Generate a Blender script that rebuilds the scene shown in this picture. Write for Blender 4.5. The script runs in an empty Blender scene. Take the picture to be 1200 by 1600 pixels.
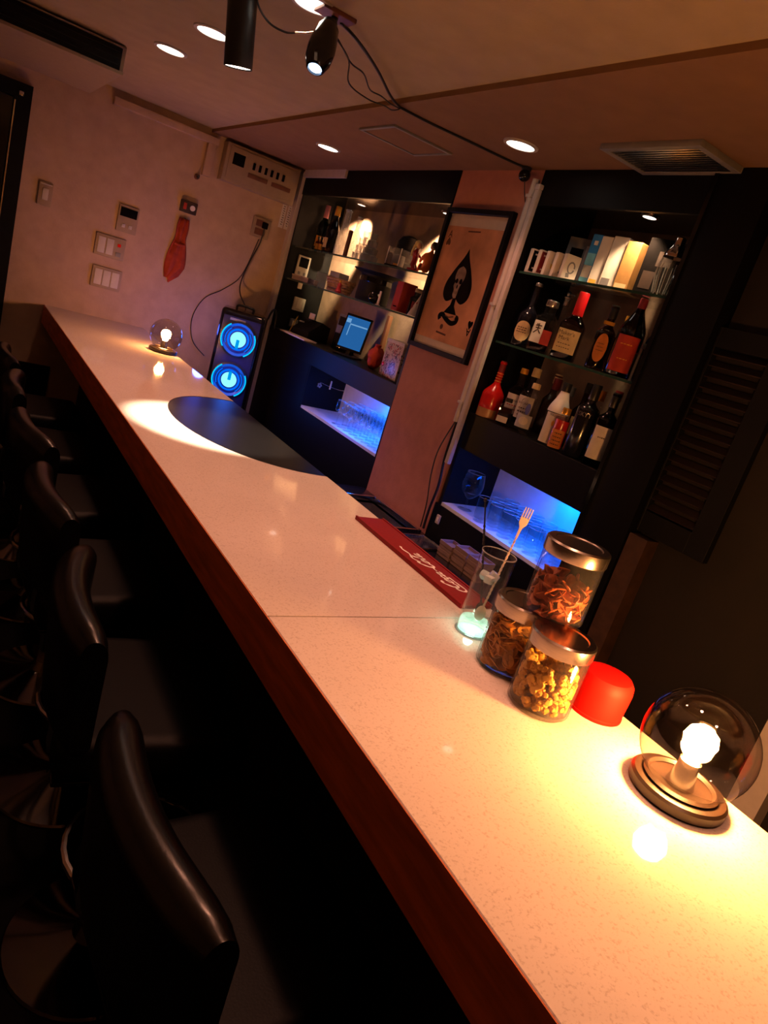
import bpy, bmesh, math, random
from mathutils import Matrix, Vector
from math import sin, cos, pi, atan2, radians
random.seed(11)
S = bpy.context.scene
COL = S.collection

# ------------------------------------------------------------------ camera
cam_d = bpy.data.cameras.new('camera')
cam = bpy.data.objects.new('camera', cam_d); COL.objects.link(cam)
RT = Vector((0.82220961, -0.49053432, 0.28869956))      # image right
DN = Vector((0.09356866, -0.38382880, -0.91865138))     # image down
FW = Vector((0.56144123, 0.78233723, -0.26968909))      # view direction
cam.matrix_world = Matrix(((RT.x, -DN.x, -FW.x, 0.0), (RT.y, -DN.y, -FW.y, 0.0), (RT.z, -DN.z, -FW.z, 1.62), (0, 0, 0, 1)))
cam_d.sensor_fit = 'VERTICAL'; cam_d.sensor_height = 24.0; cam_d.lens = 24.0 * 1083.39 / 1600.0
cam_d.clip_start = 0.02
S.camera = cam
# ------------------------------------------------------------------ world, exposure
wd = bpy.data.worlds.new('world'); S.world = wd; wd.use_nodes = True
wd.node_tree.nodes['Background'].inputs[0].default_value = (0.0012, 0.0008, 0.0008, 1)
wd.node_tree.nodes['Background'].inputs[1].default_value = 1.0
vs = S.view_settings
vs.view_transform = 'Standard'; vs.look = 'None'; vs.exposure = 0.0; vs.gamma = 1.0; vs.use_curve_mapping = False
S.cycles.use_denoising = True
S.cycles.transparent_max_bounces = 16
S.cycles.max_bounces = 6
S.cycles.diffuse_bounces = 3
S.cycles.glossy_bounces = 3
S.cycles.sample_clamp_indirect = 3.0
WARM = (1.0, 0.40, 0.235); PINK = (1.0, 0.42, 0.26); GOLD = (1.0, 0.62, 0.26)
E_DOWN = 29.0       # ceiling downlights over the guests
E_BARDOWN = 14.0    # ceiling downlights over the aisle
E_BULB = 480.0      # radiance of the globe bulbs
E_SPOT = 330.0

# ------------------------------------------------------------------ materials
MATS = {}
def nt(name):
    m = bpy.data.materials.new(name); m.use_nodes = True; MATS[name] = m
    return m, m.node_tree.nodes, m.node_tree.links, m.node_tree.nodes['Principled BSDF']
def M(name, col, rough=0.5, metal=0.0, spec=0.5, var=0.12, scale=30.0, bump=0.0, bscale=200.0, emit=None, es=0.0, coat=0.0, stretch=None):
    m, N, L, P = nt(name)
    P.inputs['Roughness'].default_value = rough; P.inputs['Metallic'].default_value = metal
    P.inputs['Specular IOR Level'].default_value = spec; P.inputs['Coat Weight'].default_value = coat
    tc = N.new('ShaderNodeTexCoord'); src = tc.outputs['Object']
    if stretch:
        mp = N.new('ShaderNodeMapping'); mp.inputs['Scale'].default_value = stretch
        L.new(src, mp.inputs[0]); src = mp.outputs[0]
    nz = N.new('ShaderNodeTexNoise'); nz.inputs['Scale'].default_value = scale; nz.inputs['Detail'].default_value = 4
    L.new(src, nz.inputs['Vector'])
    rp = N.new('ShaderNodeValToRGB')
    rp.color_ramp.elements[0].position = 0.3; rp.color_ramp.elements[1].position = 0.7
    rp.color_ramp.elements[0].color = tuple(max(0, c * (1 - var)) for c in col) + (1,)
    rp.color_ramp.elements[1].color = tuple(min(1, c * (1 + var)) for c in col) + (1,)
    L.new(nz.outputs['Fac'], rp.inputs[0]); L.new(rp.outputs[0], P.inputs['Base Color'])
    if bump:
        n2 = N.new('ShaderNodeTexNoise'); n2.inputs['Scale'].default_value = bscale; n2.inputs['Detail'].default_value = 3
        L.new(src, n2.inputs['Vector'])
        b = N.new('ShaderNodeBump'); b.inputs['Strength'].default_value = bump; b.inputs['Distance'].default_value = 0.004
        L.new(n2.outputs['Fac'], b.inputs['Height']); L.new(b.outputs[0], P.inputs['Normal'])
    if emit:
        P.inputs['Emission Color'].default_value = tuple(emit) + (1,); P.inputs['Emission Strength'].default_value = es
    return m
def GL(name, tint, gloss=0.9, ior=1.45, rough=0.03, haze=0.0, hazecol=(1, 1, 1)):
    """thin glass: clear (tinted) plus a Fresnel reflection, a little haze"""
    m, N, L, P = nt(name)
    out = N['Material Output']
    t = N.new('ShaderNodeBsdfTransparent'); t.inputs[0].default_value = tuple(tint) + (1,)
    g = N.new('ShaderNodeBsdfGlossy'); g.inputs[1].default_value = rough; g.inputs[0].default_value = (gloss, gloss, gloss, 1)
    f0 = ((ior - 1) / (ior + 1)) ** 2          # Schlick, the same from both sides of the pane
    lw = N.new('ShaderNodeLayerWeight'); lw.inputs[0].default_value = 0.5
    pw = N.new('ShaderNodeMath'); pw.operation = 'POWER'; pw.inputs[1].default_value = 5.0
    ma = N.new('ShaderNodeMath'); ma.operation = 'MULTIPLY_ADD'; ma.inputs[1].default_value = 1 - f0; ma.inputs[2].default_value = f0
    L.new(lw.outputs['Facing'], pw.inputs[0]); L.new(pw.outputs[0], ma.inputs[0])
    mx = N.new('ShaderNodeMixShader'); L.new(ma.outputs[0], mx.inputs[0])
    src = t.outputs[0]
    if haze:
        d = N.new('ShaderNodeBsdfDiffuse'); d.inputs[0].default_value = tuple(hazecol) + (1,)
        nz = N.new('ShaderNodeTexNoise'); nz.inputs['Scale'].default_value = 40
        mt = N.new('ShaderNodeMath'); mt.operation = 'MULTIPLY'; mt.inputs[1].default_value = haze * 2
        L.new(nz.outputs['Fac'], mt.inputs[0])
        m2 = N.new('ShaderNodeMixShader'); L.new(mt.outputs[0], m2.inputs[0])
        L.new(t.outputs[0], m2.inputs[1]); L.new(d.outputs[0], m2.inputs[2]); src = m2.outputs[0]
    L.new(src, mx.inputs[1]); L.new(g.outputs[0], mx.inputs[2]); L.new(mx.outputs[0], out.inputs[0])
    N.remove(P)
    return m
def EM(name, col, s):
    m, N, L, P = nt(name)
    e = N.new('ShaderNodeEmission'); e.inputs[0].default_value = tuple(col) + (1,); e.inputs[1].default_value = s
    L.new(e.outputs[0], N['Material Output'].inputs[0]); N.remove(P)
    return m

# plaster, ceiling, floor
M('plaster', (0.52, 0.37, 0.25), 0.85, var=0.08, scale=14, bump=0.25, bscale=90, spec=0.2)
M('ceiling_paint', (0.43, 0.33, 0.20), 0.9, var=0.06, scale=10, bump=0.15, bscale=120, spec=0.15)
M('ceiling_shade_bar', (0.24, 0.135, 0.07), 0.9, var=0.06, scale=10, bump=0.15, bscale=120, spec=0.15)  # aisle ceiling: the shade on that side is put into a darker colour
M('pillar_paint', (0.50, 0.21, 0.15), 0.75, var=0.08, scale=18, bump=0.2, bscale=110, spec=0.25)
M('floor_dark', (0.003, 0.0027, 0.003), 0.7, spec=0.1, var=0.3, scale=6, bump=0.1)
M('dark_wall', (0.007, 0.0033, 0.0018), 0.8, var=0.25, scale=9, bump=0.2, bscale=70)
M('black_wood', (0.0028, 0.0025, 0.003), 0.5, var=0.3, scale=20, spec=0.16, stretch=(1, 8, 1))
M('black_gloss', (0.006, 0.006, 0.007), 0.12, var=0.2, spec=0.5)
M('black_matte', (0.004, 0.0036, 0.004), 0.6, var=0.2, spec=0.2)
M('inlay_black', (0.004, 0.004, 0.0045), 0.32, var=0.2, spec=0.14)
M('speaker_front', (0.012, 0.016, 0.06), 0.35, var=0.2, spec=0.4)  # black baffle; blue light from the rings is put into its colour
M('spoon_pale', (0.80, 0.66, 0.52), 0.32, var=0.05)  # steel spoon, with the warm lamp light put into its pale colour
M('post_dark', (0.05, 0.022, 0.009), 0.6, var=0.3)
M('black_metal', (0.012, 0.012, 0.013), 0.38, metal=0.0, var=0.2, spec=0.5)
M('leather', (0.0022, 0.002, 0.0022), 0.27, var=0.25, scale=60, bump=0.06, bscale=260, spec=0.45)
M('dark_chrome', (0.13, 0.12, 0.115), 0.10, metal=1.0, var=0.05)
M('leather_seat', (0.0018, 0.0016, 0.0018), 0.5, var=0.25, scale=60, bump=0.1, bscale=260, spec=0.12)
M('chrome', (0.75, 0.74, 0.72), 0.10, metal=1.0, var=0.04)
M('slat_metal', (0.45, 0.42, 0.40), 0.25, metal=1.0, var=0.1)
M('steel', (0.55, 0.52, 0.49), 0.26, metal=1.0, var=0.10, scale=40, stretch=(1, 1, 14))
M('brushed_lid', (0.42, 0.37, 0.33), 0.24, metal=1.0, var=0.12, scale=60, stretch=(1, 1, 20))
M('apron_wood', (0.62, 0.16, 0.045), 0.5, var=0.25, scale=8, spec=0.3, stretch=(6, 1, 8))
M('trim_white', (0.55, 0.48, 0.46), 0.6, var=0.06)
M('plastic_white', (0.55, 0.50, 0.44), 0.45, var=0.05)
M('plastic_cream', (0.34, 0.25, 0.16), 0.5, var=0.06)
M('plastic_grey', (0.22, 0.21, 0.21), 0.45, var=0.08)
M('paper', (0.72, 0.68, 0.62), 0.8, var=0.05)
M('paper_print', (0.06, 0.05, 0.05), 0.8, var=0.1)
M('red_matte', (0.78, 0.008, 0.004), 0.6, var=0.05, spec=0.15)
M('red_rubber', (0.20, 0.003, 0.004), 0.6, var=0.08, scale=120, spec=0.3)
M('white_print', (0.85, 0.80, 0.76), 0.7, var=0.03)
M('red_cloth', (0.36, 0.045, 0.014), 0.9, var=0.2, scale=25, bump=0.3)
M('cable_black', (0.008, 0.007, 0.007), 0.5, var=0.1)
M('cable_red', (0.45, 0.02, 0.02), 0.5, var=0.1)
M('lamp_base', (0.016, 0.008, 0.005), 0.35, var=0.3, scale=30)
M('wood_brown', (0.14, 0.05, 0.025), 0.5, var=0.3, scale=12, stretch=(1, 1, 0.15))
M('cabinet_back', (0.30, 0.20, 0.145), 0.7, var=0.16, scale=16, bump=0.25, bscale=60)
M('niche_white', (0.70, 0.74, 0.80), 0.5, var=0.05)
# quartz counter with fine speckle
def quartz():
    m, N, L, P = nt('quartz')
    tc = N.new('ShaderNodeTexCoord')
    v = N.new('ShaderNodeTexVoronoi'); v.inputs['Scale'].default_value = 260
    n = N.new('ShaderNodeTexNoise'); n.inputs['Scale'].default_value = 240; n.inputs['Detail'].default_value = 4
    n3 = N.new('ShaderNodeTexNoise'); n3.inputs['Scale'].default_value = 5; n3.inputs['Detail'].default_value = 5
    for x in (v, n, n3): L.new(tc.outputs['Object'], x.inputs['Vector'])
    r = N.new('ShaderNodeValToRGB'); e = r.color_ramp.elements
    e[0].position = 0.30; e[0].color = (0.56, 0.48, 0.42, 1); e[1].position = 0.46; e[1].color = (0.72, 0.64, 0.58, 1)
    L.new(n.outputs['Fac'], r.inputs[0])
    r2 = N.new('ShaderNodeValToRGB'); e = r2.color_ramp.elements
    e[0].position = 0.05; e[0].color = (0.62, 0.56, 0.52, 1); e[1].position = 0.16; e[1].color = (1, 1, 1, 1)
    L.new(v.outputs['Distance'], r2.inputs[0])
    mx = N.new('ShaderNodeMixRGB'); mx.blend_type = 'MULTIPLY'; mx.inputs[0].default_value = 0.3
    L.new(r.outputs[0], mx.inputs[1]); L.new(r2.outputs[0], mx.inputs[2])
    r3 = N.new('ShaderNodeValToRGB'); e = r3.color_ramp.elements
    e[0].color = (0.86, 0.84, 0.83, 1); e[1].color = (1, 1, 1, 1); L.new(n3.outputs['Fac'], r3.inputs[0])
    m2 = N.new('ShaderNodeMixRGB'); m2.blend_type = 'MULTIPLY'; m2.inputs[0].default_value = 1
    L.new(mx.outputs[0], m2.inputs[1]); L.new(r3.outputs[0], m2.inputs[2])
    L.new(m2.outputs[0], P.inputs['Base Color'])
    P.inputs['Roughness'].default_value = 0.045; P.inputs['Specular IOR Level'].default_value = 0.6
quartz()
GL('glass_clear', (0.96, 0.97, 0.97))
GL('glass_jar', (0.93, 0.93, 0.93), gloss=0.55, haze=0.012)
GL('glass_globe', (0.80, 0.77, 0.74), ior=1.75)
GL('glass_shot', (0.80, 0.80, 0.80), ior=1.6, haze=0.10)
GL('glass_shelf', (0.84, 0.88, 0.86), ior=1.5)
GL('glass_brown', (0.30, 0.10, 0.035), ior=1.5)
GL('glass_dark', (0.06, 0.05, 0.035), ior=1.5)
GL('glass_green', (0.05, 0.09, 0.04), ior=1.5)
GL('glass_ice', (0.90, 0.96, 0.95), ior=1.5, haze=0.34)
GL('water', (0.93, 0.97, 0.96), ior=1.33)
GL('liquor_amber', (0.55, 0.20, 0.05), ior=1.36)
GL('glass_poster', (0.98, 0.98, 0.98), gloss=0.35, ior=1.25)
GL('frosted', (0.8, 0.82, 0.82), haze=0.25)
GL('plastic_clear', (0.85, 0.84, 0.84), haze=0.06)
GL('glass_base', (0.90, 0.97, 0.94), ior=1.5, haze=0.22, hazecol=(0.95, 1.0, 0.95))
EM('lamp_white', (1.0, 0.86, 0.72), 7.0)
EM('lamp_cabinet', (1.0, 0.86, 0.70), 3.0)
EM('bulb_glow', (1.0, 0.40, 0.115), E_BULB)
EM('bulb_glow_strong', (1.0, 0.42, 0.115), E_BULB * 2.3)
EM('led_blue', (0.0, 0.16, 1.0), 1.0)
EM('led_cyan', (0.0, 0.50, 1.0), 1.4)
EM('led_core', (0.22, 0.85, 1.0), 1.5)
EM('led_strip', (0.05, 0.25, 1.0), 4.0)
EM('led_projector', (0.45, 0.65, 1.0), 5.0)
EM('led_green', (0.55, 1.0, 0.74), 1.5)
EM('led_bar', (0.0, 0.35, 0.95), 0.9)
EM('screen_blue', (0.03, 0.20, 0.60), 0.55)
EM('screen_light', (0.20, 0.45, 0.80), 0.75)

# ------------------------------------------------------------------ mesh helpers
class B:
    def __init__(s): s.bm = bmesh.new()
    def _xf(s, vs, mtx):
        if mtx is not None:
            for v in vs: v.co = mtx @ v.co
    def box(s, x0, x1, y0, y1, z0, z1, bev=0.0, seg=2, mtx=None):
        r = bmesh.ops.create_cube(s.bm, size=1.0); vs = r['verts']
        for v in vs:
            v.co = Vector(((x0 + x1) / 2 + v.co.x * (x1 - x0), (y0 + y1) / 2 + v.co.y * (y1 - y0), (z0 + z1) / 2 + v.co.z * (z1 - z0)))
        if bev > 0:
            es = list({e for v in vs for e in v.link_edges})
            r = bmesh.ops.bevel(s.bm, geom=es, offset=bev, segments=seg, affect='EDGES', profile=0.6)
            vs = list({v for f in r['faces'] for v in f.verts} | {v for v in vs if v.is_valid})
        s._xf(vs, mtx); return s
    def lathe(s, prof, n=24, mtx=None, sq=None, sqmin=0.0):
        rows = []; new = []
        for (r, z) in prof:
            if r < 1e-6:
                v = s.bm.verts.new((0, 0, z)); rows.append([v]); new.append(v)
            else:
                row = []
                for i in range(n):
                    a = 2 * pi * (i + 0.5) / n; k = 1.0
                    if sq and r > sqmin:
                        p = sq; k = 1.0 / (abs(cos(a)) ** p + abs(sin(a)) ** p) ** (1.0 / p)
                    row.append(s.bm.verts.new((r * k * cos(a), r * k * sin(a), z)))
                rows.append(row); new += row
        for a, b in zip(rows[:-1], rows[1:]):
            if len(a) == 1 and len(b) == 1: continue
            for i in range(n):
                j = (i + 1) % n
                if len(a) == 1: s.bm.faces.new((a[0], b[j], b[i]))
                elif len(b) == 1: s.bm.faces.new((a[i], a[j], b[0]))
                else: s.bm.faces.new((a[i], a[j], b[j], b[i]))
        s._xf(new, mtx); return s
    def cyl(s, r, z0, z1, n=24, r1=None, mtx=None, bev=0.0):
        r1 = r if r1 is None else r1
        if bev: p = [(0, z0), (r - bev, z0), (r, z0 + bev), (r1, z1 - bev), (r1 - bev, z1), (0, z1)]
        else: p = [(0, z0), (r, z0), (r1, z1), (0, z1)]
        return s.lathe(p, n, mtx)
    def ball(s, r, c=(0, 0, 0), sc=(1, 1, 1), n=16, m=10, mtx=None):
        t = Matrix.Translation(c) @ Matrix.Diagonal(tuple(sc) + (1,))
        if mtx is not None: t = mtx @ t
        return s.lathe([(r * sin(pi * i / m) if 0 < i < m else 0, -r * cos(pi * i / m)) for i in range(m + 1)], n, t)
    def tube(s, pts, r, n=8, smooth=0, closed=False, mtx=None):
        P = [Vector(p) for p in pts]
        if smooth:
            Q = []; m = len(P)
            rng = range(m) if closed else range(m - 1)
            for i in rng:
                p0 = P[(i - 1) % m] if closed or i > 0 else P[i]; p1 = P[i]; p2 = P[(i + 1) % m]
                p3 = P[(i + 2) % m] if closed or i + 2 < m else P[(i + 1) % m]
                for k in range(smooth):
                    t = k / smooth
                    Q.append(0.5 * ((2 * p1) + (p2 - p0) * t + (2 * p0 - 5 * p1 + 4 * p2 - p3) * t * t + (3 * p1 - p0 - 3 * p2 + p3) * t ** 3))
            if not closed: Q.append(P[-1])
            P = Q
        m = len(P); rows = []; new = []; up = Vector((0, 0, 1)); prev = None
        for i, p in enumerate(P):
            if closed: d = P[(i + 1) % m] - P[(i - 1) % m]
            else: d = P[min(i + 1, m - 1)] - P[max(i - 1, 0)]
            d.normalize()
            if prev is None:
                a = d.cross(up)
                if a.length < 1e-3: a = d.cross(Vector((1, 0, 0)))
            else: a = prev - d * prev.dot(d)
            a.normalize(); prev = a; b = d.cross(a)
            rr = r(i / (m - 1)) if callable(r) else r
            row = [s.bm.verts.new(p + a * (rr * cos(2 * pi * k / n)) + b * (rr * sin(2 * pi * k / n))) for k in range(n)]
            rows.append(row); new += row
        for i in range(m if closed else m - 1):
            A = rows[i]; Bq = rows[(i + 1) % m]
            for k in range(n):
                l = (k + 1) % n; s.bm.faces.new((A[k], A[l], Bq[l], Bq[k]))
        if not closed:
            s.bm.faces.new(rows[0][::-1]); s.bm.faces.new(rows[-1])
        s._xf(new, mtx); return s
    def prism(s, poly, d0, d1, plane='xy', mtx=None):
        """polygon extruded along the plane's normal"""
        def P(a, b, d): return {'xy': (a, b, d), 'yz': (d, a, b), 'xz': (a, d, b)}[plane]
        lo = [s.bm.verts.new(P(a, b, d0)) for a, b in poly]; hi = [s.bm.verts.new(P(a, b, d1)) for a, b in poly]
        n = len(poly)
        s.bm.faces.new(lo[::-1]); s.bm.faces.new(hi)
        for i in range(n):
            j = (i + 1) % n; s.bm.faces.new((lo[i], lo[j], hi[j], hi[i]))
        s._xf(lo + hi, mtx); return s
    def wrap(s, R, cz, hw, hz, oval=False, n=14, off=0.0008, ca=0.0, cutleft=None):
        """label on a cylinder, centred on local -x; hw, hz = half sizes in metres"""
        r = R + off; prev = None
        for i in range(n + 1):
            u = -hw + 2 * hw * i / n
            h = hz * math.sqrt(max(0.0, 1 - (u / hw) ** 2)) if oval else hz
            h = max(h, 0.0004); a = u / r + ca
            c = [s.bm.verts.new((-rr * cos(a), -rr * sin(a), cz + zz)) for rr, zz in ((r, -h), (r, h), (r - off * .9, h), (r - off * .9, -h))]
            if prev:
                for k in range(4):
                    l = (k + 1) % 4; s.bm.faces.new((prev[k], prev[l], c[l], c[k]))
            else: s.bm.faces.new(c[::-1])
            prev = c
        s.bm.faces.new(prev); return s
    def text(s, body, size, fn, shear=0.0, bold=0.0):
        cu = bpy.data.curves.new('t', 'FONT'); cu.body = body; cu.size = size; cu.align_x = 'CENTER'; cu.align_y = 'CENTER'
        cu.shear = shear; cu.resolution_u = 3; cu.offset = bold
        o = bpy.data.objects.new('t', cu); COL.objects.link(o)
        bpy.context.view_layer.update()
        me = bpy.data.meshes.new_from_object(o.evaluated_get(bpy.context.evaluated_depsgraph_get()))
        vs = [s.bm.verts.new(fn(v.co.x, v.co.y)) for v in me.vertices]
        for p in me.polygons:
            try: s.bm.faces.new([vs[i] for i in p.vertices])
            except ValueError: pass
        bpy.data.objects.remove(o); bpy.data.curves.remove(cu); bpy.data.meshes.remove(me)
        return s
    def strip(s, pts, w, fn):
        """flat ribbon along 2D points, half width w (number or list), placed by fn(u, v)"""
        prev = None; m = len(pts)
        for i, p in enumerate(pts):
            a = Vector(pts[max(i - 1, 0)]); b = Vector(pts[min(i + 1, m - 1)])
            d = b - a
            d = Vector((1, 0)) if d.length < 1e-9 else d.normalized()
            nrm = Vector((-d.y, d.x)); ww = w[i] if isinstance(w, (list, tuple)) else w
            p = Vector(p)
            c = (s.bm.verts.new(fn(*(p + nrm * ww))), s.bm.verts.new(fn(*(p - nrm * ww))))
            if prev: s.bm.faces.new((prev[0], prev[1], c[1], c[0]))
            prev = c
        return s
    def done(s, name, mat, parent=None, angle=35, loc=None):
        bm = s.bm
        if len(bm.faces) and name not in FLAT: bmesh.ops.recalc_face_normals(bm, faces=bm.faces[:])
        me = bpy.data.meshes.new(name); bm.to_mesh(me); bm.free()
        me.materials.append(MATS[mat])
        for p in me.polygons: p.use_smooth = True
        try: me.set_sharp_from_angle(angle=radians(angle))
        except Exception: pass
        o = bpy.data.objects.new(name, me); COL.objects.link(o)
        if parent is not None: o.parent = parent
        if loc is not None: o.location = loc
        return o
FLAT = {'lettering', 'print'}
def tag(o, label, cat, group=None, kind=None):
    o['label'] = label; o['category'] = cat
    if group: o['group'] = group
    if kind: o['kind'] = kind
    return o
def thing(name, label, cat, loc=(0, 0, 0), rz=0.0, group=None):
    o = bpy.data.objects.new(name, None); COL.objects.link(o)
    o.location = loc; o.rotation_euler = (0, 0, rz); o.empty_display_size = 0.05
    return tag(o, label, cat, group)
def struct(o): o['kind'] = 'structure'; return o
def dup(root, loc, rz=None, label=None, group=None):
    r = root.copy(); COL.objects.link(r); r.location = loc
    if rz is not None: r.rotation_euler = (0, 0, rz)
    if label: r['label'] = label
    if group: r['group'] = group
    for ch in list(root.children):
        c = ch.copy(); COL.objects.link(c); c.parent = r
        for g in list(ch.children):
            d = g.copy(); COL.objects.link(d); d.parent = c
    return r
def light(name, typ, energy, col, loc, parent=None, size=0.03, target=None, angle=None, blend=0.5, spread=None, shape=None, sy=None):
    l = bpy.data.lights.new(name, typ); l.energy = energy; l.color = col
    if typ == 'AREA':
        l.size = size
        if sy: l.shape = 'RECTANGLE'; l.size_y = sy
        if spread: l.spread = spread
    else: l.shadow_soft_size = size
    if typ == 'SPOT': l.spot_size = angle; l.spot_blend = blend
    if name == 'ring_glow_fill': l.specular_factor = 0.0
    o = bpy.data.objects.new(name, l); COL.objects.link(o)
    if parent is not None: o.parent = parent
    o.location = loc
    if target is not None:
        d = Vector(target) - Vector(loc); o.rotation_euler = d.to_track_quat('-Z', 'Y').to_euler()
    return o
def aim(d):
    """matrix turning local +z to direction d"""
    return Vector(d).to_track_quat('Z', 'Y').to_matrix().to_4x4()
T = Matrix.Translation
def Rz(a): return Matrix.Rotation(a, 4, 'Z')
def Rx(a): return Matrix.Rotation(a, 4, 'X')
def Ry(a): return Matrix.Rotation(a, 4, 'Y')

ZC, ZB, XS = 2.318, 2.30, 1.285     # guest ceiling, aisle ceiling, where they meet
YF = 4.68                          # far wall
CT = 1.06                          # counter top
XC = 1.92                          # front of back bar

# ================================================================== setting
struct(B().box(-1.7, 2.4, -1.6, YF + 0.1, -0.05, 0).done('floor', 'floor_dark'))
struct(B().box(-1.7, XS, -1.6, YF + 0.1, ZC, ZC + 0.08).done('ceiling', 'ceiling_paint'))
struct(B().box(XS, 2.4, -1.6, YF + 0.1, ZB, ZC + 0.08).done('ceiling', 'ceiling_shade_bar'))
struct(B().box(-1.7, 2.4, YF, YF + 0.1, 0, ZC).done('wall_far', 'plaster'))
struct(B().box(-1.7, -1.6, -1.6, YF, 0, ZC).done('wall_left', 'plaster'))
struct(B().box(-1.6, 2.4, -1.6, -1.5, 0, ZC).done('wall_near', 'plaster'))
struct(B().box(2.26, 2.4, 1.33, YF, 0, ZB).done('wall_back', 'plaster'))
struct(B().box(1.96, 2.4, -1.5, 1.33, 0, ZB).done('wall_right', 'dark_wall'))
struct(B().box(XC, 2.26, 2.325, 2.885, 0, ZB).done('wall_pillar', 'pillar_paint'))
struct(B().box(0.325, 0.62, YF - 0.012, YF, 0.0, 0.70).done('baseboard_far', 'black_wood'))
# door in the far wall
d = struct(B().box(-0.62, 0.24, YF - 0.03, YF - 0.001, 0, 2.08).done('door_1', 'black_gloss'))
B().prism([(-0.70, 0), (-0.70, 2.16), (0.325, 2.16), (0.325, 0), (0.245, 0), (0.245, 2.085), (-0.625, 2.085), (-0.625, 0)], YF - 0.05, YF - 0.0005, 'xz').done('door_frame', 'black_wood', d)
B().box(0.246, 0.252, YF - 0.056, YF - 0.05, 0.05, 2.07).done('edge_strip', 'chrome', d)
B().box(0.262, 0.285, YF - 0.066, YF - 0.05, 2.095, 2.12, 0.004).done('door_closer_pin', 'chrome', d)
# raceway under the ceiling on the far wall
struct(B().box(0.72, 1.33, YF - 0.045, YF, 2.235, 2.275, 0.004).box(1.27, 1.32, YF - 0.04, YF, 2.05, 2.235, 0.004).done('trim_1', 'plaster'))
struct(B().box(1.895, 1.94, YF - 0.055, YF, 0, ZB - 0.015).done('trim_2', 'trim_white'))
struct(B().box(1.90, 1.93, 4.03, YF - 0.055, ZB - 0.045, ZB).done('trim_3', 'trim_white'))
struct(B().box(1.90, 1.96, 1.255, 1.325, 0, 1.19).done('trim_4', 'post_dark'))
struct(B().box(1.90, 1.96, 0.64, 0.72, 0, 1.04).done('trim_5', 'trim_white'))
# flush access hatch in the aisle ceiling
h = struct(B().box(1.44, 1.71, 2.72, 2.99, ZB - 0.004, ZB).done('hatch_panel', 'ceiling_shade_bar'))
for a in ((1.425, 1.44, 2.705, 3.005), (1.71, 1.725, 2.705, 3.005), (1.44, 1.71, 2.705, 2.72), (1.44, 1.71, 2.99, 3.005)):
    B().box(a[0], a[1], a[2], a[3], ZB - 0.008, ZB, 0.001).done('hatch_frame', 'plastic_grey', h)

# ================================================================== bar counter
bc = thing('bar_counter', 'long cream quartz bar counter with a dark red-brown front edge', 'bar counter', (0, 0, 0))
seam = 0.992
# half-round notch outline of the black inlay
def inlay(n=40, k=0.0):
    out = []
    for i in range(n + 1):
        a = -pi / 2 - pi * i / n
        c, s_ = cos(a), sin(a)
        out.append((1.110 - (0.385 + k) * abs(c) ** 0.9, 2.390 + (0.478 + k) * s_))
    return out
far_poly = [(0.5375, seam + 0.0012), (1.110, seam + 0.0012)] + inlay() + [(1.110, YF - 0.002), (0.5375, YF - 0.002)]
B().prism(far_poly, CT - 0.035, CT).done('countertop', 'quartz', bc)
B().box(0.5375, 1.110, -1.2, seam - 0.0012, CT - 0.035, CT, 0.0015, 1).done('countertop', 'quartz', bc)
B().box(0.537, 1.10, -1.2, YF - 0.003, CT - 0.105, CT - 0.036).done('sub_top', 'black_matte', bc)
il = [(min(x, 1.110), y) for x, y in inlay(k=-0.0015)]
B().prism(il, CT - 0.034, CT - 0.001).done('inlay_panel', 'inlay_black', bc)
B().box(0.535, 0.537, -1.2, YF - 0.003, CT - 0.105, CT - 0.0008).done('front_apron', 'apron_wood', bc)
B().box(0.80, 0.83, -1.2, YF - 0.003, 0, CT - 0.105).done('base_panel', 'black_matte', bc)
B().box(1.07, 1.10, -1.2, YF - 0.003, 0, CT - 0.105).done('service_panel', 'black_matte', bc)

# ================================================================== ceiling lights
def downlight(loc, label, energy, col=WARM, r=0.052, ang=100, mat='lamp_white', lens=True):
    t = thing('downlight', label, 'downlight', loc, 0, 'round recessed downlights')
    B().lathe([(r, -0.006), (r + 0.012, -0.005), (r + 0.014, 0.0), (r, 0.0), (r, -0.006)], 32).done('trim_ring', 'plastic_white', t)
    B().cyl(r, -0.004, -0.001, 32).done('lens', mat, t)
    light('downlight_light', 'SPOT', energy, col, (0, 0, -0.012), t, 0.045, (0, 0, -1), radians(ang), 0.7)
    return t
downlight((0.675, 3.26, ZC), 'small round ceiling downlight farthest from the pendant, towards the air conditioner', E_DOWN)
downlight((0.695, 2.765, ZC), 'round ceiling downlight half hidden by the black cylinder spotlight', E_DOWN)
downlight((0.762, 2.073, ZC), 'round ceiling downlight cut by the top of the picture above the projector bracket', E_DOWN)
downlight((0.80, 1.45, ZC), 'round ceiling downlight over the seam of the counter, above the picture', E_DOWN * 1.25)
downlight((0.80, 0.75, ZC), 'round ceiling downlight over the glass jars, above the picture', E_DOWN * 1.25)
downlight((0.74, 0.05, ZC), 'round ceiling downlight over the near counter end, above the picture', E_DOWN * 1.0)
downlight((1.593, 3.655, ZB), 'round downlight in the aisle ceiling before the left cabinet', E_BARDOWN, PINK)
downlight((1.673, 2.205, ZB), 'round downlight in the aisle ceiling beside the ceiling air grille', E_BARDOWN, PINK)

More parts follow.
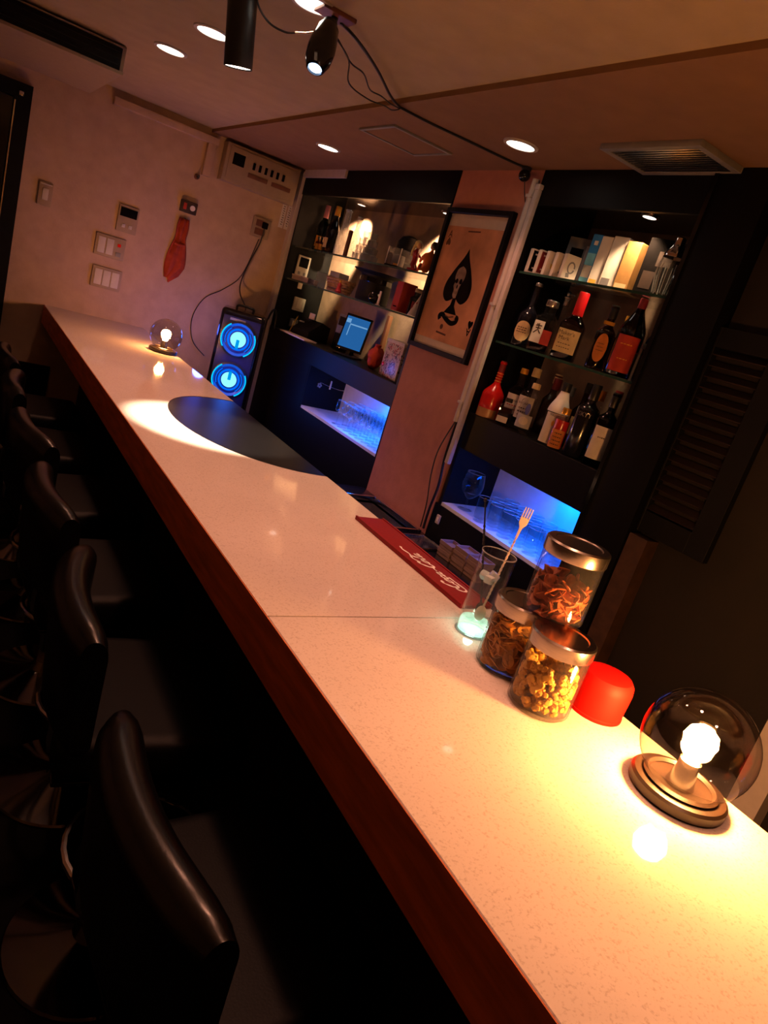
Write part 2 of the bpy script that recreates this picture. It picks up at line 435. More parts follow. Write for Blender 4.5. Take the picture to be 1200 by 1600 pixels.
# tilted black cylinder spotlight
pl = Vector((0.65, 2.24, 2.13)); tg = Vector((0.845, 2.315, CT))
ax = (pl - tg).normalized()
t = thing('spotlight', 'black cylinder spotlight hanging tilted from the ceiling', 'spotlight', (pl.x + ax.x * 0.2, pl.y + ax.y * 0.2, ZC))
o0 = t.location.copy()
mt = T(pl - o0) @ aim(ax)
B().lathe([(0.037, 0.004), (0.0405, 0), (0.0405, 0.185), (0.036, 0.19), (0, 0.19)], 36, mt).done('housing', 'black_metal', t)
B().cyl(0.037, 0.003, 0.005, 32, mtx=mt).done('lens', 'lamp_white', t)
B().cyl(0.05, -0.012, 0, 28, bev=0.003).done('ceiling_cap', 'black_metal', t)
pt = pl - o0 + ax * 0.185
B().tube([(0, 0, -0.005), (0, 0, pt.z * 0.6), pt], 0.008, 8).done('stem', 'black_metal', t)
light('spotlight_light', 'SPOT', E_SPOT, (1.0, 0.72, 0.50), pl - o0 - ax * 0.004, t, 0.02, tg - o0, radians(34.0), 0.42)

# small projector on a ceiling bracket
t = thing('mini_projector', 'small dark projector with glowing blue lens hanging from a ceiling bracket', 'projector', (0.821, 2.052, ZC))
B().box(-0.05, 0.05, -0.035, 0.035, -0.012, 0, 0.003).done('ceiling_plate', 'wood_brown', t)
B().tube([(0, 0, -0.01), (-0.014, -0.024, -0.05), (-0.033, -0.06, -0.066)], 0.010, 8, 4).done('bracket_arm', 'black_metal', t)
pa = Vector((-0.037, -0.069, -0.060)); pb = Vector((-0.072, -0.128, -0.19)); dv = (pb - pa).normalized()
mt = T(pa) @ aim(dv)
B().lathe([(0, 0), (0.022, 0.0), (0.028, 0.008), (0.035, 0.05), (0.037, 0.075), (0.034, 0.11), (0.024, 0.135), (0.019, 0.138), (0.019, 0.13), (0, 0.13)], 28, mt).done('housing', 'black_gloss', t)
B().lathe([(0, 0.132), (0.010, 0.136), (0.0185, 0.132), (0, 0.131)], 20, mt).done('lens', 'led_projector', t)
B().cyl(0.02, -0.014, 0.002, 18, mtx=mt, bev=0.003).done('rear_collar', 'black_metal', t)
B().box(-0.004, 0.004, 0.018, 0.05, 0.128, 0.134, mtx=mt).done('lens_tab', 'black_metal', t)
def cable(name, label, pts, r=0.003, mat='cable_black', smooth=6, cat='cable', grp=None):
    o = B().tube(pts, r, 6, smooth).done(name, mat); return tag(o, label, cat, grp)
J = (1.299, 2.457, ZB - 0.006)
cable('power_cable', 'thick black cable running straight from the projector bracket to the aisle ceiling', [(0.845, 2.06, ZC - 0.012), (0.927, 2.104, 2.300), (1.072, 2.236, 2.298), (1.217, 2.391, 2.294), J], 0.0045)
cable('video_cable', 'thin black cable sagging low below the projector', [(0.800, 1.992, 2.248), (0.825, 2.0, 2.243), (0.878, 2.023, 2.22), (0.92, 2.08, 2.185), (1.025, 2.153, 2.19), (1.112, 2.211, 2.21), (1.203, 2.329, 2.24), (1.28, 2.43, 2.278), J], 0.0022)
cable('audio_cable', 'thin black cable sagging slightly between the projector and the aisle ceiling', [(0.803, 1.996, 2.254), (0.837, 2.021, 2.25), (0.903, 2.064, 2.23), (0.948, 2.061, 2.22), (1.03, 2.167, 2.22), (1.101, 2.228, 2.235), (1.201, 2.345, 2.26), (1.28, 2.435, 2.284), J], 0.0022)
cable('ceiling_cable', 'black cable clipped along the aisle ceiling to the small ceiling camera', [J, (1.45, 2.46, ZB - 0.005), (1.62, 2.44, ZB - 0.005), (1.80, 2.42, ZB - 0.005), (1.87, 2.40, ZB - 0.006)], 0.0045)
t = thing('connector_lead', 'dark lead with white end and red plug at the projector', 'cable')
B().tube([(0.625, 2.14, 2.312), (0.640, 2.15, 2.275), (0.683, 2.16, 2.25), (0.723, 2.133, 2.24), (0.740, 2.095, 2.24)], 0.003, 6, 6).done('lead', 'cable_black', t)
B().tube([(0.740, 2.095, 2.24), (0.755, 2.059, 2.24), (0.769, 2.029, 2.245)], 0.0032, 8).done('sleeve', 'plastic_white', t)
B().tube([(0.769, 2.029, 2.245), (0.779, 2.010, 2.25)], 0.004, 8).done('plug', 'cable_red', t)

# ceiling camera at the pillar
t = thing('ceiling_camera', 'small black ball camera on the ceiling above the pillar', 'camera', (1.885, 2.40, ZB))
B().cyl(0.02, -0.014, 0, 18, bev=0.002).done('mount', 'black_metal', t)
B().ball(0.024, (0, 0, -0.032)).done('ball_housing', 'black_gloss', t)
cable('camera_cable', 'thin black loop of cable hanging from the ceiling camera on the pillar', [(1.885, 2.39, ZB - 0.05), (1.905, 2.385, 2.20), (1.908, 2.36, 2.165), (1.908, 2.335, 2.19), (1.905, 2.325, 2.24)], 0.002)

# ceiling air conditioner by the far wall
t = thing('air_conditioner', 'cream ceiling air conditioner with a wide black outlet by the far wall', 'air conditioner', (0.065, 3.985, 2.208))
B().prism([(-0.35, 0.11), (-0.43, 0.105), (-0.425, 0.0), (0.44, 0.0), (0.44, 0.11)], -0.62, 0.50, 'yz').done('body', 'plastic_cream', t)
B().box(-0.60, 0.485, -0.437, -0.42, 0.012, 0.095, 0.002).done('outlet', 'black_matte', t)
for k in range(3):
    B().box(-0.59, 0.475, -0.443, -0.436, 0.028 + 0.024 * k, 0.030 + 0.024 * k).done('vane', 'black_metal', t)
B().box(-0.61, 0.495, -0.446, -0.436, 0.096, 0.101, 0.001).done('top_lip', 'plastic_cream', t)
B().box(-0.62, 0.50, -0.448, -0.425, -0.004, 0.009, 0.002).done('bottom_lip', 'plastic_cream', t)

# air grille in the aisle ceiling
t = thing('ceiling_air_grille', 'square ceiling air grille with fine metal slats above the right cabinet', 'air grille', (1.86, 1.64, ZB))
for a in ((-0.17, -0.145, -0.19, 0.19), (0.035, 0.06, -0.19, 0.19), (-0.145, 0.035, -0.19, -0.165), (-0.145, 0.035, 0.165, 0.19)):
    B().box(a[0], a[1], a[2], a[3], -0.018, 0, 0.002).done('frame', 'plastic_grey', t)
B().box(-0.145, 0.035, -0.165, 0.165, -0.002, 0).done('duct_back', 'black_matte', t)
sl = None
for k in range(11):
    x = -0.138 + 0.0165 * k
    if sl is None: sl = B().box(-0.0032, 0.0032, -0.164, 0.164, -0.0006, 0.0006, mtx=Ry(radians(8))).done('slat', 'slat_metal', t); sl.location = (x, 0, -0.015)
    else:
        c = sl.copy(); COL.objects.link(c); c.location = (x, 0, -0.015); c.parent = t

# ================================================================== globe lamps on the counter
def globe_lamp(loc, label, glow='bulb_glow', rz=0):
    t = thing('globe_lamp', label, 'table lamp', loc, rz, 'globe lamps on the counter')
    B().lathe([(0, 0), (0.070, 0), (0.074, 0.004), (0.074, 0.016), (0.070, 0.020), (0.052, 0.021), (0.040, 0.017), (0, 0.017)], 48).done('base', 'lamp_base', t)
    B().lathe([(0.054, 0.0212), (0.058, 0.024), (0.052, 0.027), (0.048, 0.022)], 40).done('base_ring', 'lamp_base', t)
    B().lathe([(0, 0.017), (0.022, 0.018), (0.019, 0.03), (0.016, 0.05), (0.0165, 0.062), (0, 0.062)], 24).done('socket', 'brushed_lid', t)
    B().lathe([(0, 0.062), (0.012, 0.063), (0.013, 0.072), (0.022, 0.085), (0.026, 0.098), (0.022, 0.112), (0.011, 0.120), (0, 0.122)], 20).done('bulb', glow, t)
    R = 0.085; zc = 0.022 + 0.070; prof = []
    for i in range(25):
        a = radians(146) - radians(146) * i / 24
        prof.append((R * sin(a) if i < 24 else 0, zc + R * cos(a)))
    B().lathe(prof, 48).done('glass_globe', 'glass_globe', t)
    return t
globe_lamp((1.014, 0.452, CT), 'clear glass globe lamp at the near end of the counter beside the red canister', 'bulb_glow_strong')
globe_lamp((1.036, 3.84, CT), 'clear glass globe lamp at the far end of the counter by the wall')

# ================================================================== jars and things on the counter
def jar(loc, label, h=0.142, r=0.055, rz=0):
    t = thing('glass_jar', label, 'jar', loc, rz, 'snack jars on the counter')
    hb = h - 0.012
    B().lathe([(0, 0), (r - 0.006, 0), (r, 0.006), (r, hb - 0.014), (r - 0.004, hb - 0.008), (r - 0.004, hb),
               (r - 0.0065, hb), (r - 0.0065, hb - 0.01), (r - 0.003, hb - 0.016), (r - 0.003, 0.009), (r - 0.009, 0.006), (0, 0.006)], 48).done('jar_body', 'glass_jar', t)
    B().lathe([(r + 0.001, h - 0.026), (r + 0.002, h - 0.024), (r + 0.002, h - 0.003), (r - 0.001, h), (r - 0.012, h), (r - 0.014, h - 0.0015), (0, h - 0.0015),
               (0, h - 0.010), (r - 0.0005, h - 0.010), (r - 0.0005, h - 0.026), (r + 0.001, h - 0.026)], 48).done('lid', 'brushed_lid', t)
    return t
J1 = Vector((0.930, 0.687, CT)); J2 = Vector((0.951, 0.806, CT)); J3 = Vector((0.958, 0.752, CT + 0.142))
jar(J1, 'glass jar of golden corn puffs with steel lid, front of the three')
jar(J2, 'glass jar of yellow sliced chips with steel lid beside the tall glass')
jar(J3, 'glass jar of orange chips stacked on top of two other jars')
M('corn', (0.80, 0.42, 0.06), 0.55, var=0.35, scale=25, bump=0.3)
M('chip_yellow', (0.66, 0.30, 0.045), 0.5, var=0.4, scale=30, bump=0.2)
M('chip_orange', (0.55, 0.13, 0.03), 0.5, var=0.45, scale=35, bump=0.2)
def rnd_in(r, z0, z1):
    a = random.random() * 2 * pi; q = r * (0.45 + 0.55 * random.random() ** 0.5)
    return Vector((q * cos(a), q * sin(a), z0 + (z1 - z0) * random.random()))
def settle(b, R=0.0505):
    for v in b.bm.verts:
        q = math.hypot(v.co.x, v.co.y)
        if q > R: v.co.x *= R / q; v.co.y *= R / q
        v.co.z = max(v.co.z, 0.0072)
    return b
b = B()
for k in range(400):
    p = rnd_in(0.0475, 0.014, 0.072 + 0.018 * random.random())
    s_ = 0.0055 + 0.003 * random.random()
    mt = T(p) @ Matrix.Rotation(random.random() * 6, 4, Vector((random.random(), random.random(), random.random() + .1)).normalized())
    b.ball(s_, (0, 0, 0), (1, 0.8, 0.75), 7, 4, mt); b.ball(s_ * 0.72, (s_ * 0.7, 0, 0.001), (1, 1, 1), 6, 4, mt)
tag(settle(b).done('corn_puffs', 'corn', loc=J1), 'golden corn puffs filling the front glass jar', 'corn puffs', kind='stuff')
b = B()
def chip(b, p, r, curl, hole):
    mt = T(p) @ Matrix.Rotation(random.random() * 6.28, 4, 'Z') @ Matrix.Rotation(radians(random.uniform(15, 80)), 4, 'X')
    n = 14; top = []; 
    for ri in ((r * 0.35 if hole else 0.0008), r * 0.7, r):
        top.append([b.bm.verts.new(mt @ Vector((ri * cos(2 * pi * i / n), ri * sin(2 * pi * i / n), curl * (ri * cos(2 * pi * i / n)) ** 2 / r))) for i in range(n)])
    bot = [[b.bm.verts.new(v.co + (mt.to_3x3() @ Vector((0, 0, -0.0014)))) for v in row] for row in top]
    for rows, fl in ((top, False), (bot, True)):
        for A, Bq in zip(rows[:-1], rows[1:]):
            for i in range(n):
                j = (i + 1) % n; f = (A[i], Bq[i], Bq[j], A[j]); b.bm.faces.new(f[::-1] if fl else f)
    for i in range(n):
        j = (i + 1) % n; b.bm.faces.new((top[-1][i], bot[-1][i], bot[-1][j], top[-1][j]))
        b.bm.faces.new((top[0][j], bot[0][j], bot[0][i], top[0][i]))
for k in range(280):
    chip(b, rnd_in(0.044, 0.016, 0.108), random.uniform(0.010, 0.016), random.uniform(-0.5, 0.5), random.random() < 0.3)
tag(settle(b).done('sliced_chips', 'chip_yellow', loc=J2), 'yellow sliced chips filling the jar beside the tall glass', 'chips', kind='stuff')
b = B()
for k in range(240):
    p = rnd_in(0.044, 0.014, 0.056 + 0.02 * random.random()); chip(b, p, random.uniform(0.009, 0.015), random.uniform(-0.7, 0.7), False)
tag(settle(b).done('orange_chips', 'chip_orange', loc=J3), 'orange chips in the uppermost glass jar', 'chips', kind='stuff')

t = thing('red_canister', 'bright red rounded plastic canister standing beside the front jar', 'canister', (1.054, 0.660, CT))
B().lathe([(0, 0), (0.046, 0), (0.048, 0.002), (0.050, 0.055), (0.048, 0.068), (0.042, 0.076), (0.032, 0.079), (0, 0.080)], 48).done('cap_shell', 'red_matte', t)
B().lathe([(0.0485, 0.0), (0.0495, 0.001), (0.0495, 0.006), (0.0485, 0.007)], 48).done('rim_band', 'red_matte', t)

# tall mixing glass on a glowing coaster, with ice, water and bar spoons
GP = Vector((0.972, 0.935, CT))
t = thing('light_coaster', 'small green glowing coaster under the tall glass', 'coaster', GP)
B().cyl(0.036, 0, 0.004, 40, bev=0.001).done('coaster_body', 'plastic_clear', t)
B().cyl(0.030, 0.004, 0.0052, 32).done('light_disc', 'led_green', t)
light('coaster_light', 'POINT', 0.22, (0.62, 1.0, 0.76), (0, 0, 0.020), t, 0.010)
G0 = GP + Vector((0, 0, 0.0055))
t = thing('tall_glass', 'tall clear glass of iced water with bar spoons, glowing green below', 'glass', G0)
B().lathe([(0, 0), (0.030, 0), (0.033, 0.004), (0.0335, 0.02), (0.036, 0.170), (0.0352, 0.172), (0.0342, 0.170), (0.0312, 0.032), (0.026, 0.026), (0, 0.025)], 44).done('glass_wall', 'glass_clear', t)
B().lathe([(0.0352, 0.1715), (0.0362, 0.1705), (0.0358, 0.173), (0.0345, 0.1725), (0.0352, 0.1715)], 44).done('rim', 'frosted', t)
B().lathe([(0, 0.0012), (0.0285, 0.0015), (0.0315, 0.004), (0.0318, 0.020), (0.029, 0.0245), (0, 0.0245)], 40).done('thick_base', 'glass_base', t)
o = B().lathe([(0, 0.026), (0.025, 0.027), (0.0305, 0.034), (0.0332, 0.120), (0, 0.120)], 40).done('water', 'water', loc=G0)
tag(o, 'clear water filling the tall glass', 'water')
for k, (x, y, z, a) in enumerate(((-0.010, -0.008, 0.118, 0.4), (0.012, 0.004, 0.121, 1.1), (-0.002, 0.016, 0.116, 2.0))):
    o = B().box(-0.009, 0.009, -0.009, 0.009, -0.008, 0.008, 0.004, 2, Rz(a) @ Rx(0.4 * k)).done('ice_cube', 'glass_ice', loc=G0 + Vector((x, y, z)))
    tag(o, ['ice cube floating left in the tall glass', 'ice cube floating right in the tall glass', 'ice cube floating at the back of the tall glass'][k], 'ice cube', 'ice cubes in the tall glass')
def bar_spoon(p0, p1, label, top, mat):
    p0 = Vector(p0); p1 = Vector(p1); L = (p1 - p0).length
    t = thing('bar_spoon', label, 'bar spoon', p0)
    zz = (p1 - p0).normalized(); yy = Vector((-0.68, -0.70, 0.2)); yy = (yy - zz * yy.dot(zz)).normalized(); xx = yy.cross(zz)   # fork faces the guests
    mt = Matrix((xx, yy, zz)).transposed().to_4x4()
    # twisted stem: two strands winding round each other
    for ph in (0, pi):
        B().tube([(0.0013 * cos(ph + k * 0.9), 0.0013 * sin(ph + k * 0.9), 0.03 + (L - 0.085) * k / 60) for k in range(61)], 0.0014, 6, mtx=mt).done('twisted_strand', mat, t)
    B().ball(0.011, (0, 0, 0.012), (1, 0.35, 1.5), 16, 10, mt).done('spoon_bowl', mat, t)
    B().tube([(0, 0, 0.024), (0, 0, 0.034)], 0.002, 8, mtx=mt).done('spoon_neck', mat, t)
    z = L - 0.057
    if top == 'fork':
        B().prism([(-0.0022, z), (0.0022, z), (0.003, z + 0.022), (0.0085, z + 0.032), (0.009, z + 0.044), (-0.009, z + 0.044), (-0.0085, z + 0.032), (-0.003, z + 0.022)], -0.0009, 0.0009, 'xz', mt).done('fork_palm', mat, t)
        for q in (-0.0075, -0.0025, 0.0025, 0.0075):
            B().prism([(q - 0.0014, z + 0.0435), (q + 0.0014, z + 0.0435), (q + 0.0010, z + 0.066), (q - 0.0010, z + 0.066)], -0.0009, 0.0009, 'xz', mt).done('tine', mat, t)
    else:
        B().tube([(0, 0, z), (0, 0, z + 0.05)], 0.0016, 8, mtx=mt).done('handle_end', mat, t)
        B().ball(0.004, (0, 0, z + 0.053), mtx=mt).done('knob', mat, t)
bar_spoon(G0 + Vector((-0.003, -0.008, 0.030)), G0 + Vector((0.048, 0.012, 0.262)), 'bar spoon with a fork end sticking out of the tall glass', 'fork', 'spoon_pale')
bar_spoon(G0 + Vector((0.014, 0.004, 0.030)), G0 + Vector((-0.02, 0.070, 0.262)), 'dark twisted bar spoon leaning left in the tall glass', 'knob', 'black_metal')

# red bar rail mat with script lettering, read from the serving side
t = thing('bar_mat', 'red rubber bar mat with white script lettering along the serving edge', 'bar mat', (1.064, 1.285, CT))
B().box(-0.049, 0.046, -0.253, 0.253, 0.0003, 0.009, 0.002).done('mat_body', 'red_rubber', t)
for a in ((-0.049, -0.043, -0.253, 0.253), (0.040, 0.046, -0.253, 0.253)):
    B().box(a[0], a[1], a[2], a[3], 0.0085, 0.0115, 0.001).done('mat_rim', 'red_rubber', t)
def script_pts(ctrl, n=8):
    P = [Vector((x, y, 0)) for x, y in ctrl]; Q = []
    for i in range(len(P) - 1):
        p0 = P[max(i - 1, 0)]; p1 = P[i]; p2 = P[i + 1]; p3 = P[min(i + 2, len(P) - 1)]
        for k in range(n):
            q = k / n
            v = 0.5 * ((2 * p1) + (p2 - p0) * q + (2 * p0 - 5 * p1 + 4 * p2 - p3) * q * q + (3 * p1 - p0 - 3 * p2 + p3) * q ** 3); Q.append((v.x, v.y))
    Q.append(ctrl[-1]); return Q
sx = 0.0112; sh = 0.30
def on_mat(u, v):   # u runs along the text, v up, seen from the bar side
    uu = (u + sh * v); return (0.012 - v * sx * 1.42, -0.075 + (uu - 4.2) * sx * 2.05, 0.0096)
def stroke(b, ctrl, w): b.strip(script_pts(ctrl), [w * 1.35 * (0.55 + 0.45 * abs(sin(pi * i / 9.0 + 0.6))) for i in range((len(ctrl) - 1) * 8 + 1)], on_mat)
b = B()
def lc_o(x): stroke(b, [(x + .45, .95), (x + .12, .85), (x, .4), (x + .2, .02), (x + .5, .3), (x + .5, .75), (x + .45, .95), (x + .8, .8)], .10)
def lc_c(x): stroke(b, [(x + .5, .8), (x + .25, .98), (x, .5), (x + .2, .02), (x + .6, .25)], .10)
def lc_a(x):
    stroke(b, [(x + .55, .85), (x + .2, .95), (x, .45), (x + .18, .02), (x + .5, .5), (x + .6, .95)], .10); stroke(b, [(x + .6, .95), (x + .55, .3), (x + .68, .02), (x + .95, .25)], .10)
def cap_c(x, tail):
    stroke(b, [(x + .95, 1.75), (x + .80, 2.15), (x + .35, 1.95), (x, 1.05), (x + .15, .25), (x + .6, .0), (x + 1.0, .35)], .15)
    stroke(b, tail, .12)
cap_c(0, [(.15, .3), (-.45, .9), (-.75, .1), (-.2, -.65), (1.2, -.55), (2.6, -.35)])
lc_o(1.15); lc_c(2.05); lc_a(2.75)
stroke(b, [(3.75, .5), (4.1, .58), (4.4, .5)], .09)
cap_c(4.55, [(5.45, 1.7), (6.2, 2.35), (7.4, 1.9), (8.6, 2.2), (9.4, 1.9)])
lc_o(5.7); stroke(b, [(6.55, .4), (6.95, 1.4), (6.95, 2.0), (6.75, 1.5), (6.7, .3), (6.85, .02), (7.1, .25)], .10); lc_a(7.3)
b.done('lettering', 'white_print', t)

# ================================================================== bar stools
def make_stool():
    t = thing('bar_stool', 'x', 'bar stool', (0, 0, 0), 0, 'black bar stools along the counter')
    B().lathe([(0, 0), (0.195, 0), (0.200, 0.004), (0.196, 0.010), (0.12, 0.022), (0.05, 0.04), (0.032, 0.07), (0, 0.07)], 48).done('base', 'dark_chrome', t)
    B().lathe([(0.030, 0.06), (0.028, 0.45), (0, 0.45)], 24).done('lower_post', 'chrome', t)
    B().lathe([(0.019, 0.44), (0.019, 0.64), (0, 0.64)], 20).done('gas_lift', 'black_metal', t)
    fr = B().tube([(0.165 * cos(a) + 0.06, 0.165 * sin(a), 0.29) for a in [2 * pi * k / 28 for k in range(28)]], 0.010, 10, closed=True).done('foot_ring', 'chrome', t)
    B().tube([(0.0, 0.0, 0.29), (0.225, 0, 0.29)], 0.009, 8).done('ring_strut', 'chrome', fr)
    B().lathe([(0.11, 0.635), (0.12, 0.645), (0, 0.65), (0, 0.635)], 24).done('seat_plate', 'black_metal', t)
    b = B().box(-0.19, 0.18, -0.20, 0.20, 0.648, 0.735, 0.032, 5)
    b.done('seat_cushion', 'leather_seat', t)
    B().box(-0.185, 0.175, -0.195, 0.195, 0.640, 0.650, 0.003).done('seat_trim', 'dark_chrome', t)
    # straight padded back with a rolled top, bowed a little round the sitter
    b = B(); n = 16; rows = []
    for i in range(n + 1):
        q = -1 + 2 * i / n; y = 0.205 * q; bow = 0.035 * q * q; sh_ = 0.018 * abs(q) ** 6
        row = []
        for k in range(18):
            a = 2 * pi * k / 18
            if k <= 9: z = 0.935 - sh_ + 0.036 * sin(a); x = 0.036 * cos(a)
            else: z = 0.74 + 0.02 * sin(a); x = 0.030 * cos(a)
            row.append(b.bm.verts.new((-0.185 + bow + x * (1 - 0.35 * abs(q) ** 8) - 0.10 * (z - 0.74) * 0.3, y, z)))
        rows.append(row)
    for A, C_ in zip(rows[:-1], rows[1:]):
        for k in range(18):
            l = (k + 1) % 18; b.bm.faces.new((A[k], A[l], C_[l], C_[k]))
    b.bm.faces.new(rows[0]); b.bm.faces.new(rows[-1][::-1])
    b.done('backrest', 'leather', t, angle=50)
    for y in (-0.12, 0.12): B().tube([(-0.14, y, 0.655), (-0.185, y, 0.665), (-0.185, y, 0.76)], 0.010, 8, 4).done('back_bracket', 'chrome', t)
    return t
st = make_stool()
ords = ['nearest to the camera', 'second from the camera', 'third from the camera', 'fourth from the camera', 'fifth from the camera', 'farthest, by the door']
for k, y in enumerate((0.70, 1.27, 1.84, 2.41, 2.98, 3.55)):
    lb = 'black padded bar stool on a chrome base, ' + ords[k]
    a = radians((4, -6, 3, 8, -4, 2)[k])
    if k == 0: st.location = (0.46, y, 0); st.rotation_euler = (0, 0, a); st['label'] = lb
    else: dup(st, (0.46, y, 0), a, lb)

# ================================================================== back bar cabinets
def cabinet(name, label, y0, y1, zt, shelves, zc0, zc1, ny0, ny1, nz0, nz1, lights, estr):
    t = thing(name, label, 'cabinet', (0, 0, 0))
    B().box(2.235, 2.255, y0, y1, nz1, zt + 0.02).done('back_panel', 'cabinet_back', t)
    B().box(XC + 0.002, 2.235, y1 - 0.018, y1, zc1, zt).done('side_panel', 'black_wood', t)
    B().box(XC + 0.002, 2.235, y0, y0 + 0.018, zc1, zt).done('side_panel', 'black_wood', t)
    B().box(XC + 0.012, 2.235, y0, y1, zt, zt + 0.02).done('top_board', 'black_gloss', t)
    B().box(XC - 0.005, XC + 0.012, y0, y1, zt - 0.012, ZB - 0.001).done('fascia', 'black_wood', t)
    for z in shelves:
        B().box(XC + 0.018, 2.234, y0 + 0.019, y1 - 0.019, z - 0.010, z, 0.001, 1).done('glass_shelf', 'glass_shelf', t)
        e = B().box(XC + 0.0165, XC + 0.018, y0 + 0.019, y1 - 0.019, z - 0.0095, z - 0.0005).done('shelf_edge', 'shelf_edge', t)
    B().box(XC, 2.235, y0, y1, zc0, zc1, 0.001, 1).done('counter_board', 'black_wood', t)
    # lit niche
    B().box(2.19, 2.20, ny0, ny1, nz0, nz1).done('niche_back', 'niche_white', t)
    B().box(XC + 0.004, 2.19, ny0, ny1, nz0 - 0.015, nz0).done('niche_floor', 'niche_white', t)
    B().box(XC + 0.002, 2.2, ny1, ny1 + 0.015, nz0 - 0.015, nz1).done('niche_side', 'black_wood', t)
    B().box(XC + 0.002, 2.2, ny0 - 0.012, ny0, nz0 - 0.015, nz1).done('niche_side', 'black_wood', t)
    B().box(XC, 2.2, y0, y1, 0.0, nz0 - 0.015).done('lower_body', 'black_wood', t)
    if y1 - ny1 > 0.05: B().box(XC, 2.2, ny1 + 0.015, y1, nz0 - 0.015, nz1).done('end_body', 'black_wood', t)
    B().box(2.165, 2.185, ny0 + 0.02, ny1 - 0.25 * (ny1 - ny0), nz1 - 0.008, nz1 - 0.001).done('led_strip', 'led_strip', t)
    ym = ny0 + 0.36 * (ny1 - ny0)
    light('niche_light', 'AREA', estr, (0.0, 0.115, 1.0), (2.10, ym, nz1 - 0.012), t, 0.10, (2.13, ym, 0), sy=(ny1 - ny0) * 0.62)
    for (x, y, en, aimp, cone) in lights:
        B().lathe([(0.024, zt - 0.006), (0.034, zt - 0.005), (0.035, zt), (0.024, zt), (0.024, zt - 0.006)], 24, T((x, y, 0))).done('spot_ring', 'chrome', t)
        B().cyl(0.024, zt - 0.004, zt - 0.001, 24, mtx=T((x, y, 0))).done('spot_lens', 'lamp_cabinet', t)
        light('cabinet_spot', 'SPOT', en, (1.0, 0.62, 0.34), (x, y, zt - 0.010), t, 0.02, aimp, radians(cone), 0.5)
    return t
M('shelf_edge', (0.025, 0.065, 0.05), 0.15, var=0.1)
cabinet('back_bar_cabinet', 'black back bar cabinet with glass shelves left of the pillar', 2.888, 4.622, 2.165, (1.835, 1.625), 1.175, 1.29, 2.90, 3.86, 0.925, 1.175,
        ((2.09, 4.10, 330.0, (2.25, 4.36, 1.93), 56), (2.125, 3.215, 300.0, (2.27, 3.37, 1.93), 56)), 9.0)
cabinet('back_bar_cabinet', 'black back bar cabinet with liquor bottles right of the pillar', 1.536, 2.322, 2.18, (1.92, 1.635), 1.165, 1.32, 1.548, 2.285, 0.91, 1.165,
        ((2.01, 1.82, 22.0, (2.01, 1.82, 0), 106),), 6.0)
o = struct(B().box(1.90, 2.26, 1.335, 1.535, 0, ZB - 0.002, 0.002).done('wall_partition', 'black_wood'))
B().box(1.896, 1.90, 1.52, 1.535, 0, ZB - 0.002).done('edge_band', 'black_gloss', o)

# louvred shutter
t = thing('louvred_shutter', 'black louvred shutter with thin slats on the dark right wall', 'shutter', (1.945, 1.225, 1.20))
for a in ((-0.015, 0.012, -0.145, -0.075, 0, 0.66), (-0.015, 0.012, 0.10, 0.108, 0, 0.66), (-0.015, 0.012, -0.075, 0.10, 0, 0.07), (-0.015, 0.012, -0.075, 0.10, 0.60, 0.66)):
    B().box(*a, 0.001, 1).done('frame', 'black_matte', t)
sl = None
M('slat_brown', (0.018, 0.009, 0.007), 0.5, var=0.3, scale=60)
for k in range(16):
    z = 0.085 + 0.0335 * k
    if sl is None: sl = B().box(-0.014, 0.014, -0.075, 0.10, -0.002, 0.002, mtx=Ry(radians(-38))).done('slat', 'slat_brown', t); sl.location = (0, 0, z)
    else:
        c = sl.copy(); COL.objects.link(c); c.location = (0, 0, z); c.parent = t

# conduits down the pillar edge
t = thing('wall_conduit', 'pale round conduit running down the right edge of the pillar', 'conduit', (1.905, 2.345, 1.26))
B().tube([(0, 0, 0), (0, 0, 1.0)], 0.014, 14).done('pipe', 'trim_white', t)
for z in (0.08, 0.5, 0.93): B().box(-0.016, 0.015, -0.017, 0.017, z, z + 0.012, 0.003).done('clip', 'trim_white', t)
t = thing('cable_duct', 'narrow pale cable duct beside the round conduit on the pillar', 'cable duct', (1.904, 2.308, 1.08))
B().box(-0.012, 0.008, -0.012, 0.012, 0, 1.14, 0.003).done('duct_cover', 'trim_white', t)
B().box(-0.014, 0.008, -0.014, 0.014, 1.14, 1.16, 0.003).done('end_cap', 'trim_white', t)
cable('wall_cable', 'thick black cable hanging down the right side of the pillar beside the blue niche', [(1.905, 2.34, 1.26), (1.90, 2.335, 1.10), (1.895, 2.31, 0.98), (1.90, 2.325, 0.86), (1.91, 2.335, 0.76)], 0.006)
cable('wall_cable', 'thin black cable bowing off the pillar beside the thick black one', [(1.90, 2.345, 1.26), (1.885, 2.375, 1.12), (1.885, 2.37, 1.0), (1.895, 2.35, 0.88), (1.905, 2.35, 0.76)], 0.003)

